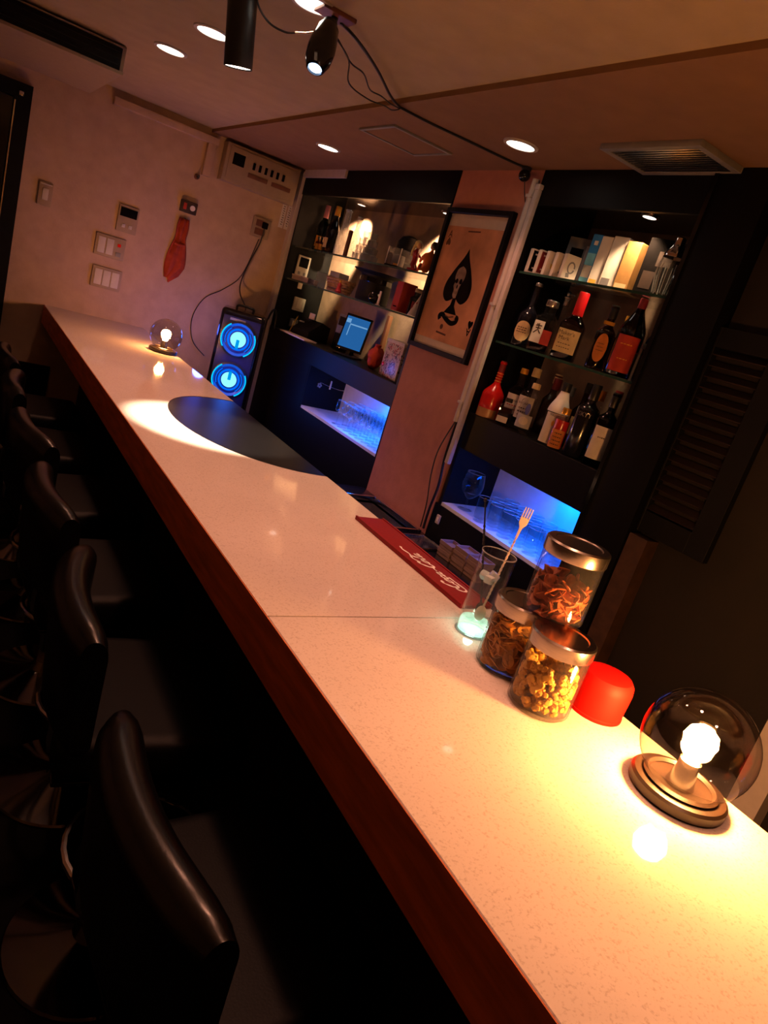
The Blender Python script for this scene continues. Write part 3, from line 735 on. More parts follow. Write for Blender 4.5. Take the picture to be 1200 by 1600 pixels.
# framed playing-card poster
t = thing('framed_poster', 'black framed poster of an ace of spades with a skull on the pillar', 'poster', (XC - 0.001, 2.640, 1.815))
hw, hh = 0.237, 0.318
for a in ((-hw, -hw + 0.022, -hh, hh), (hw - 0.022, hw, -hh, hh)): B().box(-0.026, 0, a[0], a[1], a[2], a[3], 0.002, 1).done('frame_rail', 'black_wood', t)
for a in ((-hw + 0.022, hw - 0.022, -hh, -hh + 0.022), (-hw + 0.022, hw - 0.022, hh - 0.022, hh)): B().box(-0.026, 0, a[0], a[1], a[2], a[3], 0.002, 1).done('frame_rail', 'black_wood', t)
M('poster_mount', (0.78, 0.64, 0.55), 0.8, var=0.05)
M('card_brown', (0.74, 0.35, 0.20), 0.8, spec=0.1, var=0.22, scale=9)
M('card_black', (0.006, 0.004, 0.004), 0.9, var=0.2, spec=0.05)
M('card_dim', (0.15, 0.055, 0.03), 0.9, var=0.2)
M('skull_tone', (0.40, 0.28, 0.22), 0.8, var=0.35, scale=30)
B().box(-0.006, -0.001, -hw + 0.02, hw - 0.02, -hh + 0.02, hh - 0.02).done('mount_board', 'poster_mount', t)
card = B().box(-0.0072, -0.006, -hw + 0.022, hw - 0.022, -hh + 0.058, hh - 0.075).done('card', 'card_brown', t)
FX = lambda d: (lambda u, v: (-0.0072 - d, -u, v))       # u to the viewer's right
def blob(b, pts, d): # filled outline in poster plane
    vs = [b.bm.verts.new(FX(d)(u, v)) for u, v in pts]; b.bm.faces.new(vs)
sp = script_pts([(0, .155), (-.02, .115), (-.065, .055), (-.098, -.005), (-.095, -.055), (-.06, -.082), (-.02, -.07), (0, -.048)], 6)
sp = sp + [(-u, v) for u, v in sp[::-1][1:]]
b = B(); blob(b, sp, 0.0006); b.done('print', 'card_black', card)
b = B(); blob(b, [(-.012, -.06), (-.016, -.095), (-.05, -.132), (.05, -.132), (.016, -.095), (.012, -.06)], 0.0006); b.done('print', 'card_black', card)
# ribbon scroll below the spade
b = B(); b.strip(script_pts([(-.062, -.165), (-.072, -.15), (-.05, -.142), (-.015, -.158), (.03, -.17), (.062, -.16), (.066, -.145), (.05, -.14)]), 0.011, FX(0.0006)); b.done('print', 'card_black', card)
b = B(); b.strip([(-.03, -.143), (.0, -.148), (.035, -.14)], 0.003, FX(0.0009)); b.done('print', 'card_dim', card)
# skull: cranium and jaw, then eye sockets, nose, teeth
sk = script_pts([(-.005, .078), (-.034, .062), (-.04, .03), (-.03, .008), (-.034, -.012), (-.024, -.026), (-.022, -.052), (-.004, -.064), (.008, -.05), (.010, -.02), (.016, .0), (.030, .03), (.024, .062), (-.005, .078)], 5)
b = B(); blob(b, sk[:-1], 0.0011); b.done('print', 'skull_tone', card)
for (cx, cy, rx, ry) in ((-.020, .012, .011, .011), (.010, .012, .011, .012), (-.006, -.012, .005, .009)):
    b = B(); blob(b, [(cx + rx * cos(2 * pi * i / 14), cy + ry * sin(2 * pi * i / 14)) for i in range(14)], 0.0015); b.done('print', 'card_black', card)
for k in range(5):
    b = B(); u = -.020 + .006 * k; b.strip([(u, -.030), (u, -.044)], 0.0008, FX(0.0015)); b.done('print', 'card_black', card)
def sidx(cu, cv, fl, mat):
    f = -1 if fl else 1
    b = B(); b.text('A', 0.045, lambda x, y: FX(0.0006)(cu + f * x, cv + f * y), bold=0.0008); b.done('lettering', mat, card)
    b = B(); blob(b, [(cu + f * u * .17, cv + f * (v * .17 - .034)) for u, v in sp][::(1 if not fl else 1)], 0.0006); b.done('print', mat, card)
sidx(-0.175, 0.205, False, 'card_dim'); sidx(0.170, -0.185, True, 'card_black')
b = B(); b.strip([(-.05, .225), (.04, .228)], 0.003, FX(0.0006)); b.strip([(-.06, -.222), (.02, -.226)], 0.004, FX(0.0006)); b.done('print', 'card_dim', card)
b = B(); blob(b, [(-.03 + .012 * cos(2 * pi * i / 12), -.195 + .012 * sin(2 * pi * i / 12)) for i in range(12)], 0.0006); b.done('print', 'card_dim', card)
B().box(-0.0125, -0.0115, -hw + 0.02, hw - 0.02, -hh + 0.02, hh - 0.02).done('glazing', 'glass_poster', t)

# ================================================================== bottles
M('foil_gold', (0.75, 0.38, 0.05), 0.3, metal=0.6, var=0.15)
M('foil_pink', (0.62, 0.25, 0.30), 0.3, metal=0.5, var=0.15)
M('wax_red', (0.55, 0.010, 0.015), 0.3, var=0.15)
M('cap_black', (0.010, 0.009, 0.009), 0.35)
M('cap_wine', (0.20, 0.015, 0.02), 0.35)
M('cap_silver', (0.65, 0.64, 0.66), 0.25, metal=1.0)
M('cap_cream', (0.62, 0.48, 0.26), 0.5)
M('lab_cream', (0.62, 0.44, 0.22), 0.7, var=0.12)
M('lab_white', (0.66, 0.58, 0.54), 0.7, var=0.08)
M('lab_red', (0.42, 0.03, 0.015), 0.7, var=0.15)
M('lab_orange', (0.55, 0.17, 0.03), 0.7, var=0.15)
M('lab_grey', (0.45, 0.43, 0.50), 0.7, var=0.1)
M('lab_blue', (0.08, 0.10, 0.50), 0.6, var=0.1)
M('ink', (0.05, 0.02, 0.015), 0.7)
M('ink_gold', (0.75, 0.40, 0.05), 0.35, metal=0.6)
M('white_glossy', (0.80, 0.70, 0.72), 0.3, var=0.04)
M('red_glossy', (0.62, 0.012, 0.010), 0.22, var=0.08)
M('tan_glossy', (0.42, 0.20, 0.08), 0.3, var=0.1)
M('bottle_black', (0.006, 0.006, 0.012), 0.15, spec=0.6)
def bottle(name, label, loc, R, h, nr, body, glass, cap, group, labs=(), rz=0.0, sq=None, shoulder=0.35, texts=(), liquid=None, flare=0.0, cat='bottle'):
    """body: height of the straight wall; cap: (material, length, radius)"""
    t = thing(name, label, cat, loc, rz, group)
    sh_ = (h - body) * shoulder
    prof = [(0, 0.004), (R * 0.75, 0.001), (R * 0.93, 0.0), (R, 0.006), (R + flare, body)]
    for i in range(1, 7):
        q = i / 6; e = 0.5 - 0.5 * cos(pi * q); prof.append(((R + flare) * (1 - e) + nr * e, body + sh_ * q))
    capm, cl, cr = cap
    prof += [(nr * 0.97, h - 0.012), (nr * 1.12, h - 0.010), (nr * 1.12, h - 0.003), (nr * 0.8, h - 0.001), (0, h - 0.002)]
    B().lathe(prof, 28, sq=sq, sqmin=nr * 1.5).done('bottle_body', glass, t)
    if capm:
        B().lathe([(cr * 0.97, h - cl), (cr, h - cl + 0.002), (cr * 0.97, h - 0.001), (cr * 0.88, h + 0.002), (0, h + 0.002), (0, h), (cr * .93, h - 0.001), (cr * .94, h - cl), (cr * 0.97, h - cl)], 24).done('cap', capm, t)
    if liquid:
        m, fl = liquid
        B().lathe([(0, 0.008), (R * 0.9, 0.008), (R * 0.94, 0.012), (R * 0.94, fl), (0, fl)], 24, sq=sq).done('liquor', m, t)
    k = 1.0 if not sq else 1.0
    for (cz, lw, lh, mat, oval, ca) in labs:
        if sq and not oval:
            B().box(-R - 0.0012, -R + 0.0006, -lw - ca, lw - ca, cz - lh, cz + lh).done('label_patch', mat, t)
        else:
            B().wrap(R + flare * cz / body, cz, lw, lh, oval, ca=ca).done('label_patch', mat, t)
    for (s_, size, cz, mat, du) in texts:
        rr = R + 0.0018
        if sq: fn = lambda u, v, cz=cz, du=du: (-rr, -(u + du), cz + v)
        else: fn = lambda u, v, cz=cz, du=du: (-rr * cos((u + du) / rr), -rr * sin((u + du) / rr), cz + v)
        b = B()
        if isinstance(s_, str): b.text(s_, size, fn)
        else:
            for ln in s_: b.strip(ln, size, fn)
        b.done('lettering', mat, t)
    return t
Z3, Z2, Z1 = 1.3205, 1.6355, 1.9205
FACE = radians(38)          # turned a little towards the room
GR2, GR3 = 'bottles on the glass shelf right of the pillar', 'bottles on the lowest ledge right of the pillar'
def dashes(w, rows, gap, n=4):
    out = []
    for r in range(rows):
        v = (rows - 1) * gap / 2 - r * gap; u = -w * (0.7 + 0.3 * random.random())
        while u < w * 0.75:
            l = w * random.uniform(0.15, 0.4); out.append([(u, v), (u + l, v + 0.0004)]); u += l + w * 0.12
    return out
# --- glass shelf, front row
bottle('dark_bottle', 'black bottle with a round cream label, leftmost on the shelf below the card boxes', (1.985, 2.215, Z2), 0.040, 0.255, 0.014, 0.120, 'bottle_black', ('cap_silver', 0.012, 0.0165), GR2,
       [(0.062, 0.036, 0.040, 'lab_cream', True, 0.0)], FACE, texts=[(dashes(0.024, 3, 0.009), 0.0016, 0.066, 'ink', 0)])
kan = [[(-.012, .012), (.012, .014)], [(0, .022), (0, -.004)], [(-.010, .003), (.010, .004)], [(-.002, -.004), (-.014, -.018)], [(.002, -.004), (.013, -.016)], [(-.008, .020), (-.004, .015)]]
bottle('square_bottle', 'square clear bottle with a white and red label and brush-stroke character', (1.985, 2.105, Z2), 0.042, 0.200, 0.022, 0.130, 'glass_clear', ('cap_silver', 0.022, 0.026), GR2,
       [(0.075, 0.020, 0.042, 'lab_white', False, -0.016), (0.060, 0.018, 0.028, 'lab_red', False, 0.023)], FACE, sq=7, texts=[(kan, 0.0022, 0.085, 'ink', -0.016)], liquid=('liquor_amber', 0.05))
bp = bottle('pourer_bottle', 'clear slim bottle with a silver pourer behind the square bottle', (2.11, 2.165, Z2), 0.034, 0.235, 0.013, 0.13, 'glass_clear', ('cap_silver', 0.03, 0.015), GR2)
B().ball(0.012, (0, 0, 0.252), (1, 1, 1.1)).done('pourer_dome', 'cap_silver', bp)
B().lathe([(0, 0.234), (0.020, 0.235), (0.020, 0.240), (0, 0.242)], 20).done('pourer_collar', 'cap_silver', bp)
B().tube([(0, 0, 0.252), (0.002, -0.022, 0.254), (0.003, -0.034, 0.25)], 0.0035, 8).done('spout', 'cap_silver', bp)
bottle('wax_sealed_bottle', 'amber whisky bottle with dripping red wax neck and square cream label', (1.985, 1.960, Z2), 0.046, 0.252, 0.0165, 0.125, 'glass_brown', ('wax_red', 0.085, 0.0200), GR2,
       [(0.068, 0.040, 0.043, 'lab_cream', False, 0.0)], FACE, shoulder=0.42, sq=5, texts=[("Maker's", 0.020, 0.096, 'ink', -0.008), ('Mark', 0.020, 0.077, 'ink', -0.012), (dashes(0.026, 2, 0.014), 0.0013, 0.050, 'ink', -0.006)], liquid=('liquor_amber', 0.11))
bottle('oval_label_bottle', 'amber bottle with a tall oval orange label and yellow collar', (1.98, 1.790, Z2), 0.034, 0.228, 0.0135, 0.130, 'glass_brown', ('cap_black', 0.045, 0.0155), GR2,
       [(0.078, 0.024, 0.050, 'lab_orange', True, 0.0), (0.165, 0.020, 0.006, 'foil_gold', False, 0.0)], FACE, texts=[(dashes(0.014, 3, 0.012), 0.0012, 0.08, 'ink', 0)], liquid=('liquor_amber', 0.12))
bottle('slim_bottle', 'brown bottle with a gold cap behind the oval label bottle', (2.10, 1.815, Z2), 0.034, 0.215, 0.013, 0.120, 'glass_brown', ('foil_gold', 0.026, 0.0155), GR2)
bottle('conical_bottle', 'dark conical bottle with a big red label near the right end of the shelf', (1.985, 1.685, Z2), 0.046, 0.268, 0.0125, 0.145, 'glass_dark', ('cap_wine', 0.05, 0.0145), GR2,
       [(0.078, 0.042, 0.062, 'lab_red', False, 0.0)], FACE, shoulder=0.85, texts=[(dashes(0.024, 2, 0.05), 0.0014, 0.085, 'ink_gold', 0)])
bottle('dark_bottle', 'black glossy bottle at the right end of the shelf with the red wax bottle', (2.03, 1.600, Z2), 0.042, 0.240, 0.014, 0.135, 'bottle_black', ('cap_black', 0.04, 0.016), GR2, shoulder=0.7)
bottle('clear_flask', 'low clear flask in front of the black bottle at the right end', (1.965, 1.588, Z2), 0.030, 0.125, 0.014, 0.085, 'glass_clear', ('cap_black', 0.016, 0.0165), GR2)
# --- lowest ledge
bottle('red_bottle', 'red bulbous bottle with a long patterned neck, leftmost on the lowest ledge', (1.975, 2.252, Z3), 0.047, 0.240, 0.013, 0.095, 'red_glossy', ('cap_wine', 0.045, 0.0135), GR3,
       [(0.020, 0.0490, 0.019, 'tan_glossy', False, 0.0)], FACE, shoulder=0.42)
b = B()
for k in range(4): b.lathe([(0.0140, 0.155 + 0.011 * k), (0.0152, 0.157 + 0.011 * k), (0.0140, 0.159 + 0.011 * k)], 20)
rb = [o for o in bpy.data.objects if o.name.startswith('red_bottle')][0]
b.done('neck_bands', 'lab_orange', rb)
bottle('rum_bottle', 'clear rum bottle with white label and gold cap beside the red bottle', (2.02, 2.165, Z3), 0.037, 0.238, 0.0145, 0.140, 'glass_clear', ('foil_gold', 0.020, 0.0165), GR3,
       [(0.092, 0.036, 0.040, 'lab_white', False, 0.0)], FACE, texts=[('BACARDI', 0.013, 0.105, 'ink', 0.004), (dashes(0.026, 2, 0.016), 0.0022, 0.078, 'lab_red', 0)])
bottle('rum_bottle', 'rum bottle with white label and tall cream cap, second from the red bottle', (2.01, 2.085, Z3), 0.037, 0.255, 0.0145, 0.145, 'glass_clear', ('cap_cream', 0.034, 0.0175), GR3,
       [(0.095, 0.036, 0.046, 'lab_white', False, 0.0)], FACE, texts=[('BACARDI', 0.013, 0.112, 'ink', 0.0), (dashes(0.026, 3, 0.014), 0.0024, 0.078, 'ink', 0)])
bottle('small_square_bottle', 'small square clear bottle of dark liquor standing before the white rum labels', (1.955, 2.125, Z3), 0.026, 0.110, 0.013, 0.080, 'glass_clear', ('cap_black', 0.014, 0.0155), GR3, [(0.025, 0.022, 0.012, 'lab_white', False, 0)], FACE, sq=7, liquid=('glass_brown', 0.075))
bottle('blue_figure_bottle', 'clear bottle with a pale label and blue figure on its shoulder', (1.97, 2.020, Z3), 0.036, 0.200, 0.014, 0.125, 'glass_clear', ('cap_cream', 0.02, 0.0165), GR3,
       [(0.050, 0.034, 0.026, 'lab_grey', False, 0.0), (0.100, 0.010, 0.022, 'lab_blue', True, 0.1), (0.052, 0.020, 0.016, 'lab_white', True, 0.0)], FACE)
bottle('wine_capped_bottle', 'clear bottle with a dark red cap in the back row', (2.12, 2.065, Z3), 0.036, 0.240, 0.0145, 0.14, 'glass_clear', ('cap_wine', 0.045, 0.0175), GR3)
bottle('pale_capped_bottle', 'bottle with a pale beige cap standing behind the red capped bottle', (2.17, 2.12, Z3), 0.034, 0.255, 0.0145, 0.14, 'glass_brown', ('cap_cream', 0.04, 0.0165), GR3)
bottle('clear_bottle', 'clear bottle with a grey cap behind the white shouldered bottle', (2.11, 1.970, Z3), 0.035, 0.228, 0.014, 0.13, 'glass_clear', ('plastic_grey', 0.035, 0.016), GR3)
t = bottle('coconut_rum_bottle', 'white shouldered bottle with black cap and gold drop emblem', (1.985, 1.880, Z3), 0.040, 0.240, 0.0150, 0.125, 'glass_jar', ('cap_black', 0.032, 0.0175), GR3,
       [(0.065, 0.0395, 0.058, 'lab_white', False, 0.0), (0.086, 0.006, 0.011, 'ink_gold', True, 0.0)], FACE, shoulder=0.75, texts=[('MALIBU', 0.013, 0.115, 'ink', 0.0)])
prof = []
for i in range(7):
    q = i / 6; e = 0.5 - 0.5 * cos(pi * q); prof.append((0.041 * (1 - e) + 0.0158 * e, 0.126 + 0.0862 * q))
B().lathe(prof + [(0.0150, 0.2122), (0.0395, 0.126), (0.041, 0.126)], 28).done('white_sleeve', 'white_glossy', t)
bottle('red_liqueur_bottle', 'small bottle of red liqueur with an orange label', (1.955, 1.812, Z3), 0.028, 0.155, 0.0145, 0.115, 'glass_jar', ('foil_gold', 0.022, 0.0165), GR3,
       [(0.040, 0.026, 0.034, 'lab_orange', False, 0.0)], FACE, texts=[(dashes(0.018, 4, 0.014), 0.0020, 0.04, 'ink', 0)], liquid=('red_glossy', 0.11))
bottle('tall_black_bottle', 'tall black bottle with silver letters across its shoulder', (1.97, 1.728, Z3), 0.040, 0.268, 0.0150, 0.175, 'bottle_black', ('cap_black', 0.055, 0.0175), GR3, (), FACE,
       texts=[('SKYY', 0.022, 0.158, 'cap_silver', -0.006)])
bottle('wine_bottle', 'wine bottle with a tall pale pink label at the right end of the lowest ledge', (1.965, 1.628, Z3), 0.037, 0.262, 0.0135, 0.165, 'glass_dark', ('cap_black', 0.05, 0.0150), GR3,
       [(0.085, 0.033, 0.058, 'lab_white', False, 0.0)], FACE, texts=[(dashes(0.014, 1, 0.01), 0.0022, 0.105, 'ink', 0)])
for k, (y, cm, hh_, lb) in enumerate(((1.905, 'cap_black', 0.262, 'dark capped bottle in the back row behind the white shouldered bottle'), (1.835, 'foil_gold', 0.250, 'gold capped bottle in the back row right of the white shouldered bottle'),
                              (1.76, 'cap_wine', 0.268, 'brown capped bottle in the back row behind the tall black bottle'), (1.69, 'foil_gold', 0.245, 'gold capped bottle in the back row behind the wine bottle'), (1.615, 'cap_cream', 0.235, 'cream capped bottle in the back corner of the lowest ledge'))):
    bottle('back_row_bottle', lb, (2.13, y, Z3), 0.033, hh_, 0.0135, 0.145, ('glass_brown', 'glass_clear', 'glass_brown', 'glass_dark', 'glass_brown')[k], (cm, 0.038, 0.0158), GR3, [(0.09, 0.028, 0.035, ('lab_cream', 'lab_white', 'lab_cream', 'lab_orange', 'lab_white')[k], False, 0)], FACE)

# --- boxes on the top glass shelf (right cabinet)
M('box_blue', (0.02, 0.22, 0.62), 0.35, var=0.3, scale=8)
M('box_cyan', (0.20, 0.62, 0.85), 0.35, var=0.2)
M('box_white', (0.80, 0.74, 0.66), 0.4, var=0.05)
M('box_tan', (0.36, 0.19, 0.06), 0.5, var=0.15)
M('box_yellow', (0.75, 0.50, 0.08), 0.4)
M('box_black', (0.004, 0.003, 0.003), 0.7, var=0.3, spec=0.04)
M('box_brown_print', (0.030, 0.014, 0.008), 0.5, var=0.3)
decks = [('black and white card box, leftmost of the five on the top shelf', 'box_black'), ('dark red and white card box, second of the five', 'cap_wine'), ('card box with a yellow spot, third of the five', 'box_white'),
         ('pale card box with a grey figure, fourth of the five', 'box_white'), ('pale card box with a grey wreath, last and foremost of the five', 'box_white')]
for k, (lb, mm) in enumerate(decks):
    y = 2.268 - 0.046 * k
    t = thing('card_box', 'playing ' + lb, 'card box', (1.972 + 0.003 * k, y, Z1), radians(74), 'playing card boxes on the top shelf')
    B().box(-0.012, 0.012, -0.031, 0.031, 0, 0.092, 0.002, 2).done('carton', 'box_white', t)
    B().box(-0.0126, -0.0119, -0.026, 0.026, 0.006, 0.086).done('face_panel', mm, t)
    b = B(); fn = lambda u, v: (-0.0132, -u, 0.046 + v)
    if k == 2: b.strip([(-.012, -.008), (.014, -.006)], 0.009, fn); b.done('print', 'box_yellow', t)
    elif k == 3: b.strip([(.006, .024), (-.002, .006), (.004, -.012), (-.008, -.028)], 0.005, fn); b.done('print', 'plastic_grey', t)
    elif k == 4: b.strip([(.014 * cos(a), .020 * sin(a)) for a in [i * 0.5 for i in range(13)]], 0.003, fn); b.strip([(-.014, -.030), (.0, -.027)], 0.008, fn); b.done('print', 'plastic_grey', t)
    else: b.strip([(-.016, .026), (.014, .028)], 0.003, fn); b.strip([(-.014, -.026), (.012, -.024)], 0.003, fn); b.done('print', 'lab_white', t)
def carton(name, label, x, y, dx, dy, h, mat, rz=0.0, prints=(), z=Z1, grp='boxes on the top shelf right of the pillar', cat='box'):
    t = thing(name, label, cat, (x, y, z), rz, grp)
    B().box(-dx, dx, -dy, dy, 0, h, 0.0015, 1).done('carton', mat, t)
    B().box(-dx + .003, dx - .003, -dy + 0.003, dy - 0.003, h, h + 0.0008).done('top_flap', mat, t)
    for (u0, u1, v0, v1, pm) in prints:
        B().box(-dx - 0.0006, -dx + 0.0003, -u1, -u0, v0, v1).done('face_panel', pm, t)
    return t
carton('grey_box', 'grey box with a dark window standing behind the card boxes', 2.13, 2.20, 0.03, 0.055, 0.185, 'plastic_grey', radians(20), [(-.035, .02, .06, .145, 'box_black'), (.028, .05, .02, .16, 'lab_white')])
carton('blue_box', 'bright blue and white box with a round logo', 2.075, 2.055, 0.042, 0.021, 0.190, 'box_blue', radians(12), [(-.018, .018, .03, .075, 'box_white'), (-.018, .018, .075, .12, 'box_cyan'), (-.018, .018, .004, .03, 'box_cyan'), (-.006, .010, .150, .166, 'box_white')])
carton('white_box', 'white box with an orange foot beside the blue box', 2.075, 2.003, 0.042, 0.024, 0.185, 'box_white', radians(12), [(-.018, .012, .008, .028, 'box_yellow')])
carton('white_box', 'broad white box with a grey lower corner in the middle of the row', 2.08, 1.940, 0.042, 0.032, 0.190, 'box_white', radians(10), [(-.026, .01, .006, .04, 'plastic_grey')])
carton('tan_box', 'plain tan box left of the dark patterned box', 2.08, 1.870, 0.042, 0.030, 0.178, 'box_tan', radians(8), [(-.024, .024, .01, .03, 'cap_cream')])
carton('dark_box', 'large black box with faint brown pattern behind the glass shaker', 2.10, 1.765, 0.034, 0.060, 0.202, 'box_black', radians(14), [(-.045, .0, .03, .09, 'box_brown_print'), (-.01, .045, .11, .16, 'box_brown_print')])
t = thing('cocktail_shaker', 'faceted glass cocktail shaker standing before the black box', 'shaker', (1.975, 1.625, Z1), 0, None)
B().lathe([(0, 0), (0.026, 0), (0.030, 0.004), (0.040, 0.06), (0.041, 0.10), (0.036, 0.125), (0.034, 0.125), (0.038, 0.10), (0.037, 0.06), (0.027, 0.008), (0, 0.006)], 12).done('faceted_body', 'glass_clear', t, 5)
for k in range(12):
    a = 2 * pi * k / 12
    B().tube([(0.0305 * cos(a), 0.0305 * sin(a), 0.006), (0.0405 * cos(a), 0.0405 * sin(a), 0.06), (0.0415 * cos(a), 0.0415 * sin(a), 0.10)], 0.0018, 5).done('rib', 'frosted', t)
B().lathe([(0.037, 0.123), (0.036, 0.135), (0.022, 0.155), (0.018, 0.165), (0.017, 0.185), (0.010, 0.19), (0, 0.19)], 28).done('steel_top', 'chrome', t)
carton('tan_card', 'narrow tan card leaning in the corner right of the shaker', 2.12, 1.60, 0.01, 0.02, 0.15, 'box_tan', radians(10))

# ================================================================== niches: glasses
def stem_glass(label, grp):
    t = thing('stem_glass', label, 'glass', (0, 0, 0), 0, grp)
    B().lathe([(0, 0.001), (0.027, 0.0005), (0.028, 0.002), (0.005, 0.006), (0.0035, 0.012), (0.0035, 0.055), (0.012, 0.064), (0.024, 0.082), (0.027, 0.105), (0.023, 0.140), (0.0222, 0.140), (0.026, 0.105), (0.023, 0.083), (0, 0.066)], 24).done('glass_wall', 'glass_clear', t)
    B().lathe([(0.0222, 0.1395), (0.0234, 0.1395), (0.0228, 0.1412), (0.0222, 0.1395)], 24).done('rim', 'frosted', t)
    return t
def tumbler(label, grp):
    t = thing('tumbler', label, 'glass', (0, 0, 0), 0, grp)
    B().lathe([(0, 0), (0.028, 0), (0.030, 0.003), (0.033, 0.105), (0.032, 0.105), (0.029, 0.014), (0, 0.012)], 24).done('glass_wall', 'glass_clear', t)
    B().lathe([(0.032, 0.1045), (0.0334, 0.1045), (0.0328, 0.1062), (0.032, 0.1045)], 24).done('rim', 'frosted', t)
    return t
ORD = ['first', 'second', 'third', 'fourth', 'fifth', 'sixth', 'seventh', 'eighth']
ROW = ['front', 'middle', 'back']
g0 = stem_glass('x', 'stemmed glasses in the left blue niche'); first = True
for i in range(3):
    for j in range(8):
        p = (1.975 + 0.068 * i, 2.965 + 0.072 * j, 0.9255)
        lb = 'clear stemmed glass in the left blue niche, %s row, %s from the pillar' % (ROW[i], ORD[j])
        if first: g0.location = p; g0['label'] = lb; first = False
        else: dup(g0, p, None, lb)
g0 = tumbler('x', 'tumblers in the right blue niche'); first = True
for i in range(3):
    for j in range(7):
        p = (1.978 + 0.074 * i, 1.60 + 0.080 * j, 0.9105)
        lb = 'clear tumbler in the right blue niche, %s row, %s from the right' % (ROW[i], ORD[j])
        if first: g0.location = p; g0['label'] = lb; first = False
        else: dup(g0, p, None, lb)
t = thing('wine_glass', 'large round wine glass at the left end of the right blue niche', 'glass', (2.0, 2.215, 0.9105), 0)
B().lathe([(0, 0.001), (0.032, 0.0005), (0.033, 0.002), (0.005, 0.007), (0.004, 0.05), (0.02, 0.06), (0.044, 0.085), (0.050, 0.115), (0.046, 0.145), (0.040, 0.17), (0.039, 0.17), (0.049, 0.115), (0.043, 0.086), (0, 0.062)], 28).done('glass_wall', 'glass_clear', t)
B().lathe([(0.039, 0.1695), (0.0405, 0.1695), (0.0397, 0.1712), (0.039, 0.1695)], 28).done('rim', 'frosted', t)
# ornament on the niche side
t = thing('wire_ornament', 'thin wire ornament with a small flower hanging in the left blue niche', 'ornament', (2.10, 3.842, 1.09))
B().tube([(-0.10, 0.0, 0.0), (-0.04, -0.01, -0.012), (0.03, -0.015, -0.020), (0.075, -0.02, -0.018)], 0.0016, 6, 5).done('wire', 'chrome', t)
B().box(-0.035, -0.027, -0.018, -0.010, -0.03, 0.022, 0.001).done('peg', 'box_white', t)
for k in range(5):
    a = 2 * pi * k / 5
    B().ball(0.007, (-0.10 + 0.010 * cos(a), -0.004, -0.02 + 0.010 * sin(a)), (1, 0.4, 1), 8, 6).done('petal', 'frosted', t)

# ================================================================== left cabinet, upper glass shelf
ZA, ZBs, ZK = 1.8355, 1.6255, 1.2905
GA = 'bottles on the upper glass shelf left of the pillar'
FL = radians(58)
bottle('champagne_bottle', 'dark champagne bottle with a pink foil neck', (2.02, 4.40, ZA), 0.042, 0.285, 0.014, 0.135, 'glass_green', ('foil_pink', 0.095, 0.0165), GA, [(0.06, 0.028, 0.034, 'foil_gold', False, 0)], FL, shoulder=0.6)
bottle('champagne_bottle', 'dark champagne bottle with an orange gold foil cap', (2.02, 4.245, ZA), 0.042, 0.285, 0.0145, 0.130, 'glass_dark', ('foil_gold', 0.055, 0.0185), GA, [(0.075, 0.030, 0.045, 'glass_dark', True, 0), (0.06, 0.018, 0.03, 'lab_cream', False, -0.8)], FL, shoulder=0.6)
bottle('champagne_bottle', 'very dark bottle in the left back corner of the upper shelf', (2.12, 4.50, ZA), 0.040, 0.270, 0.014, 0.135, 'glass_dark', ('cap_black', 0.06, 0.0165), GA, [(0.06, 0.028, 0.034, 'lab_orange', False, 0)], FL, shoulder=0.6)
for k, (x, y, lb) in enumerate(((1.985, 4.345, 'small gold labelled miniature bottle before the champagne, left one'), (1.985, 4.295, 'small gold labelled miniature bottle before the champagne, right one'))):
    bottle('miniature_bottle', lb, (x, y, ZA), 0.016, 0.085, 0.007, 0.05, 'glass_brown', ('cap_black', 0.012, 0.0085), 'miniatures before the champagne', [(0.026, 0.013, 0.017, 'foil_gold', False, 0)], FL)
bottle('clear_decanter', 'tall clear waisted decanter under the bright cabinet spot', (2.03, 4.115, ZA), 0.036, 0.275, 0.020, 0.10, 'frosted', ('cap_silver', 0.02, 0.014), GA, (), 0, shoulder=0.5)
bottle('clear_decanter', 'clear slender bottle beside the waisted decanter', (2.08, 4.045, ZA), 0.034, 0.255, 0.016, 0.13, 'frosted', ('cap_silver', 0.018, 0.0175), GA, (), 0)
o = B().lathe([(0, 0), (0.012, 0), (0.013, 0.002), (0.013, 0.150), (0.012, 0.152), (0, 0.152)], 20).done('cardboard_tube', 'wood_brown', loc=(1.985, 3.935, ZA))
tag(o, 'thin brown cardboard tube standing right of the clear bottles', 'tube')
# shot glasses stacked in a stepped heap
sg = thing('shot_glass', 'small shot glass in the stacked pile on the upper left shelf', 'shot glass', (0, 0, 0), 0, 'stacked shot glasses on the upper left shelf')
B().lathe([(0, 0), (0.017, 0), (0.018, 0.002), (0.021, 0.042), (0.020, 0.042), (0.0165, 0.010), (0, 0.009)], 18).done('glass_wall', 'glass_shot', sg)
B().lathe([(0.0165, 0.001), (0.0185, 0.003), (0.0188, 0.008), (0.0172, 0.006)], 18).done('foot', 'frosted', sg)
first = True
for lvl in range(4):
    for i in range(4 - lvl):
        for j in range(2):
            p = (2.03 + 0.055 * j, 3.895 - 0.046 * (i + 0.5 * lvl), ZA + 0.0425 * lvl)
            lb = 'shot glass in the stepped pile, %s layer up, %s from the left, %s' % (ORD[lvl], ORD[i], ('front', 'back')[j])
            if first: sg.location = p; sg['label'] = lb; first = False
            else: dup(sg, p, None, lb)
bottle('brown_jug', 'dim brown jug on the back of the upper shelf left of the helmet', (2.12, 3.62, ZA), 0.040, 0.11, 0.022, 0.075, 'wood_brown', ('cap_black', 0.015, 0.024), None, (), 0, cat='jug')
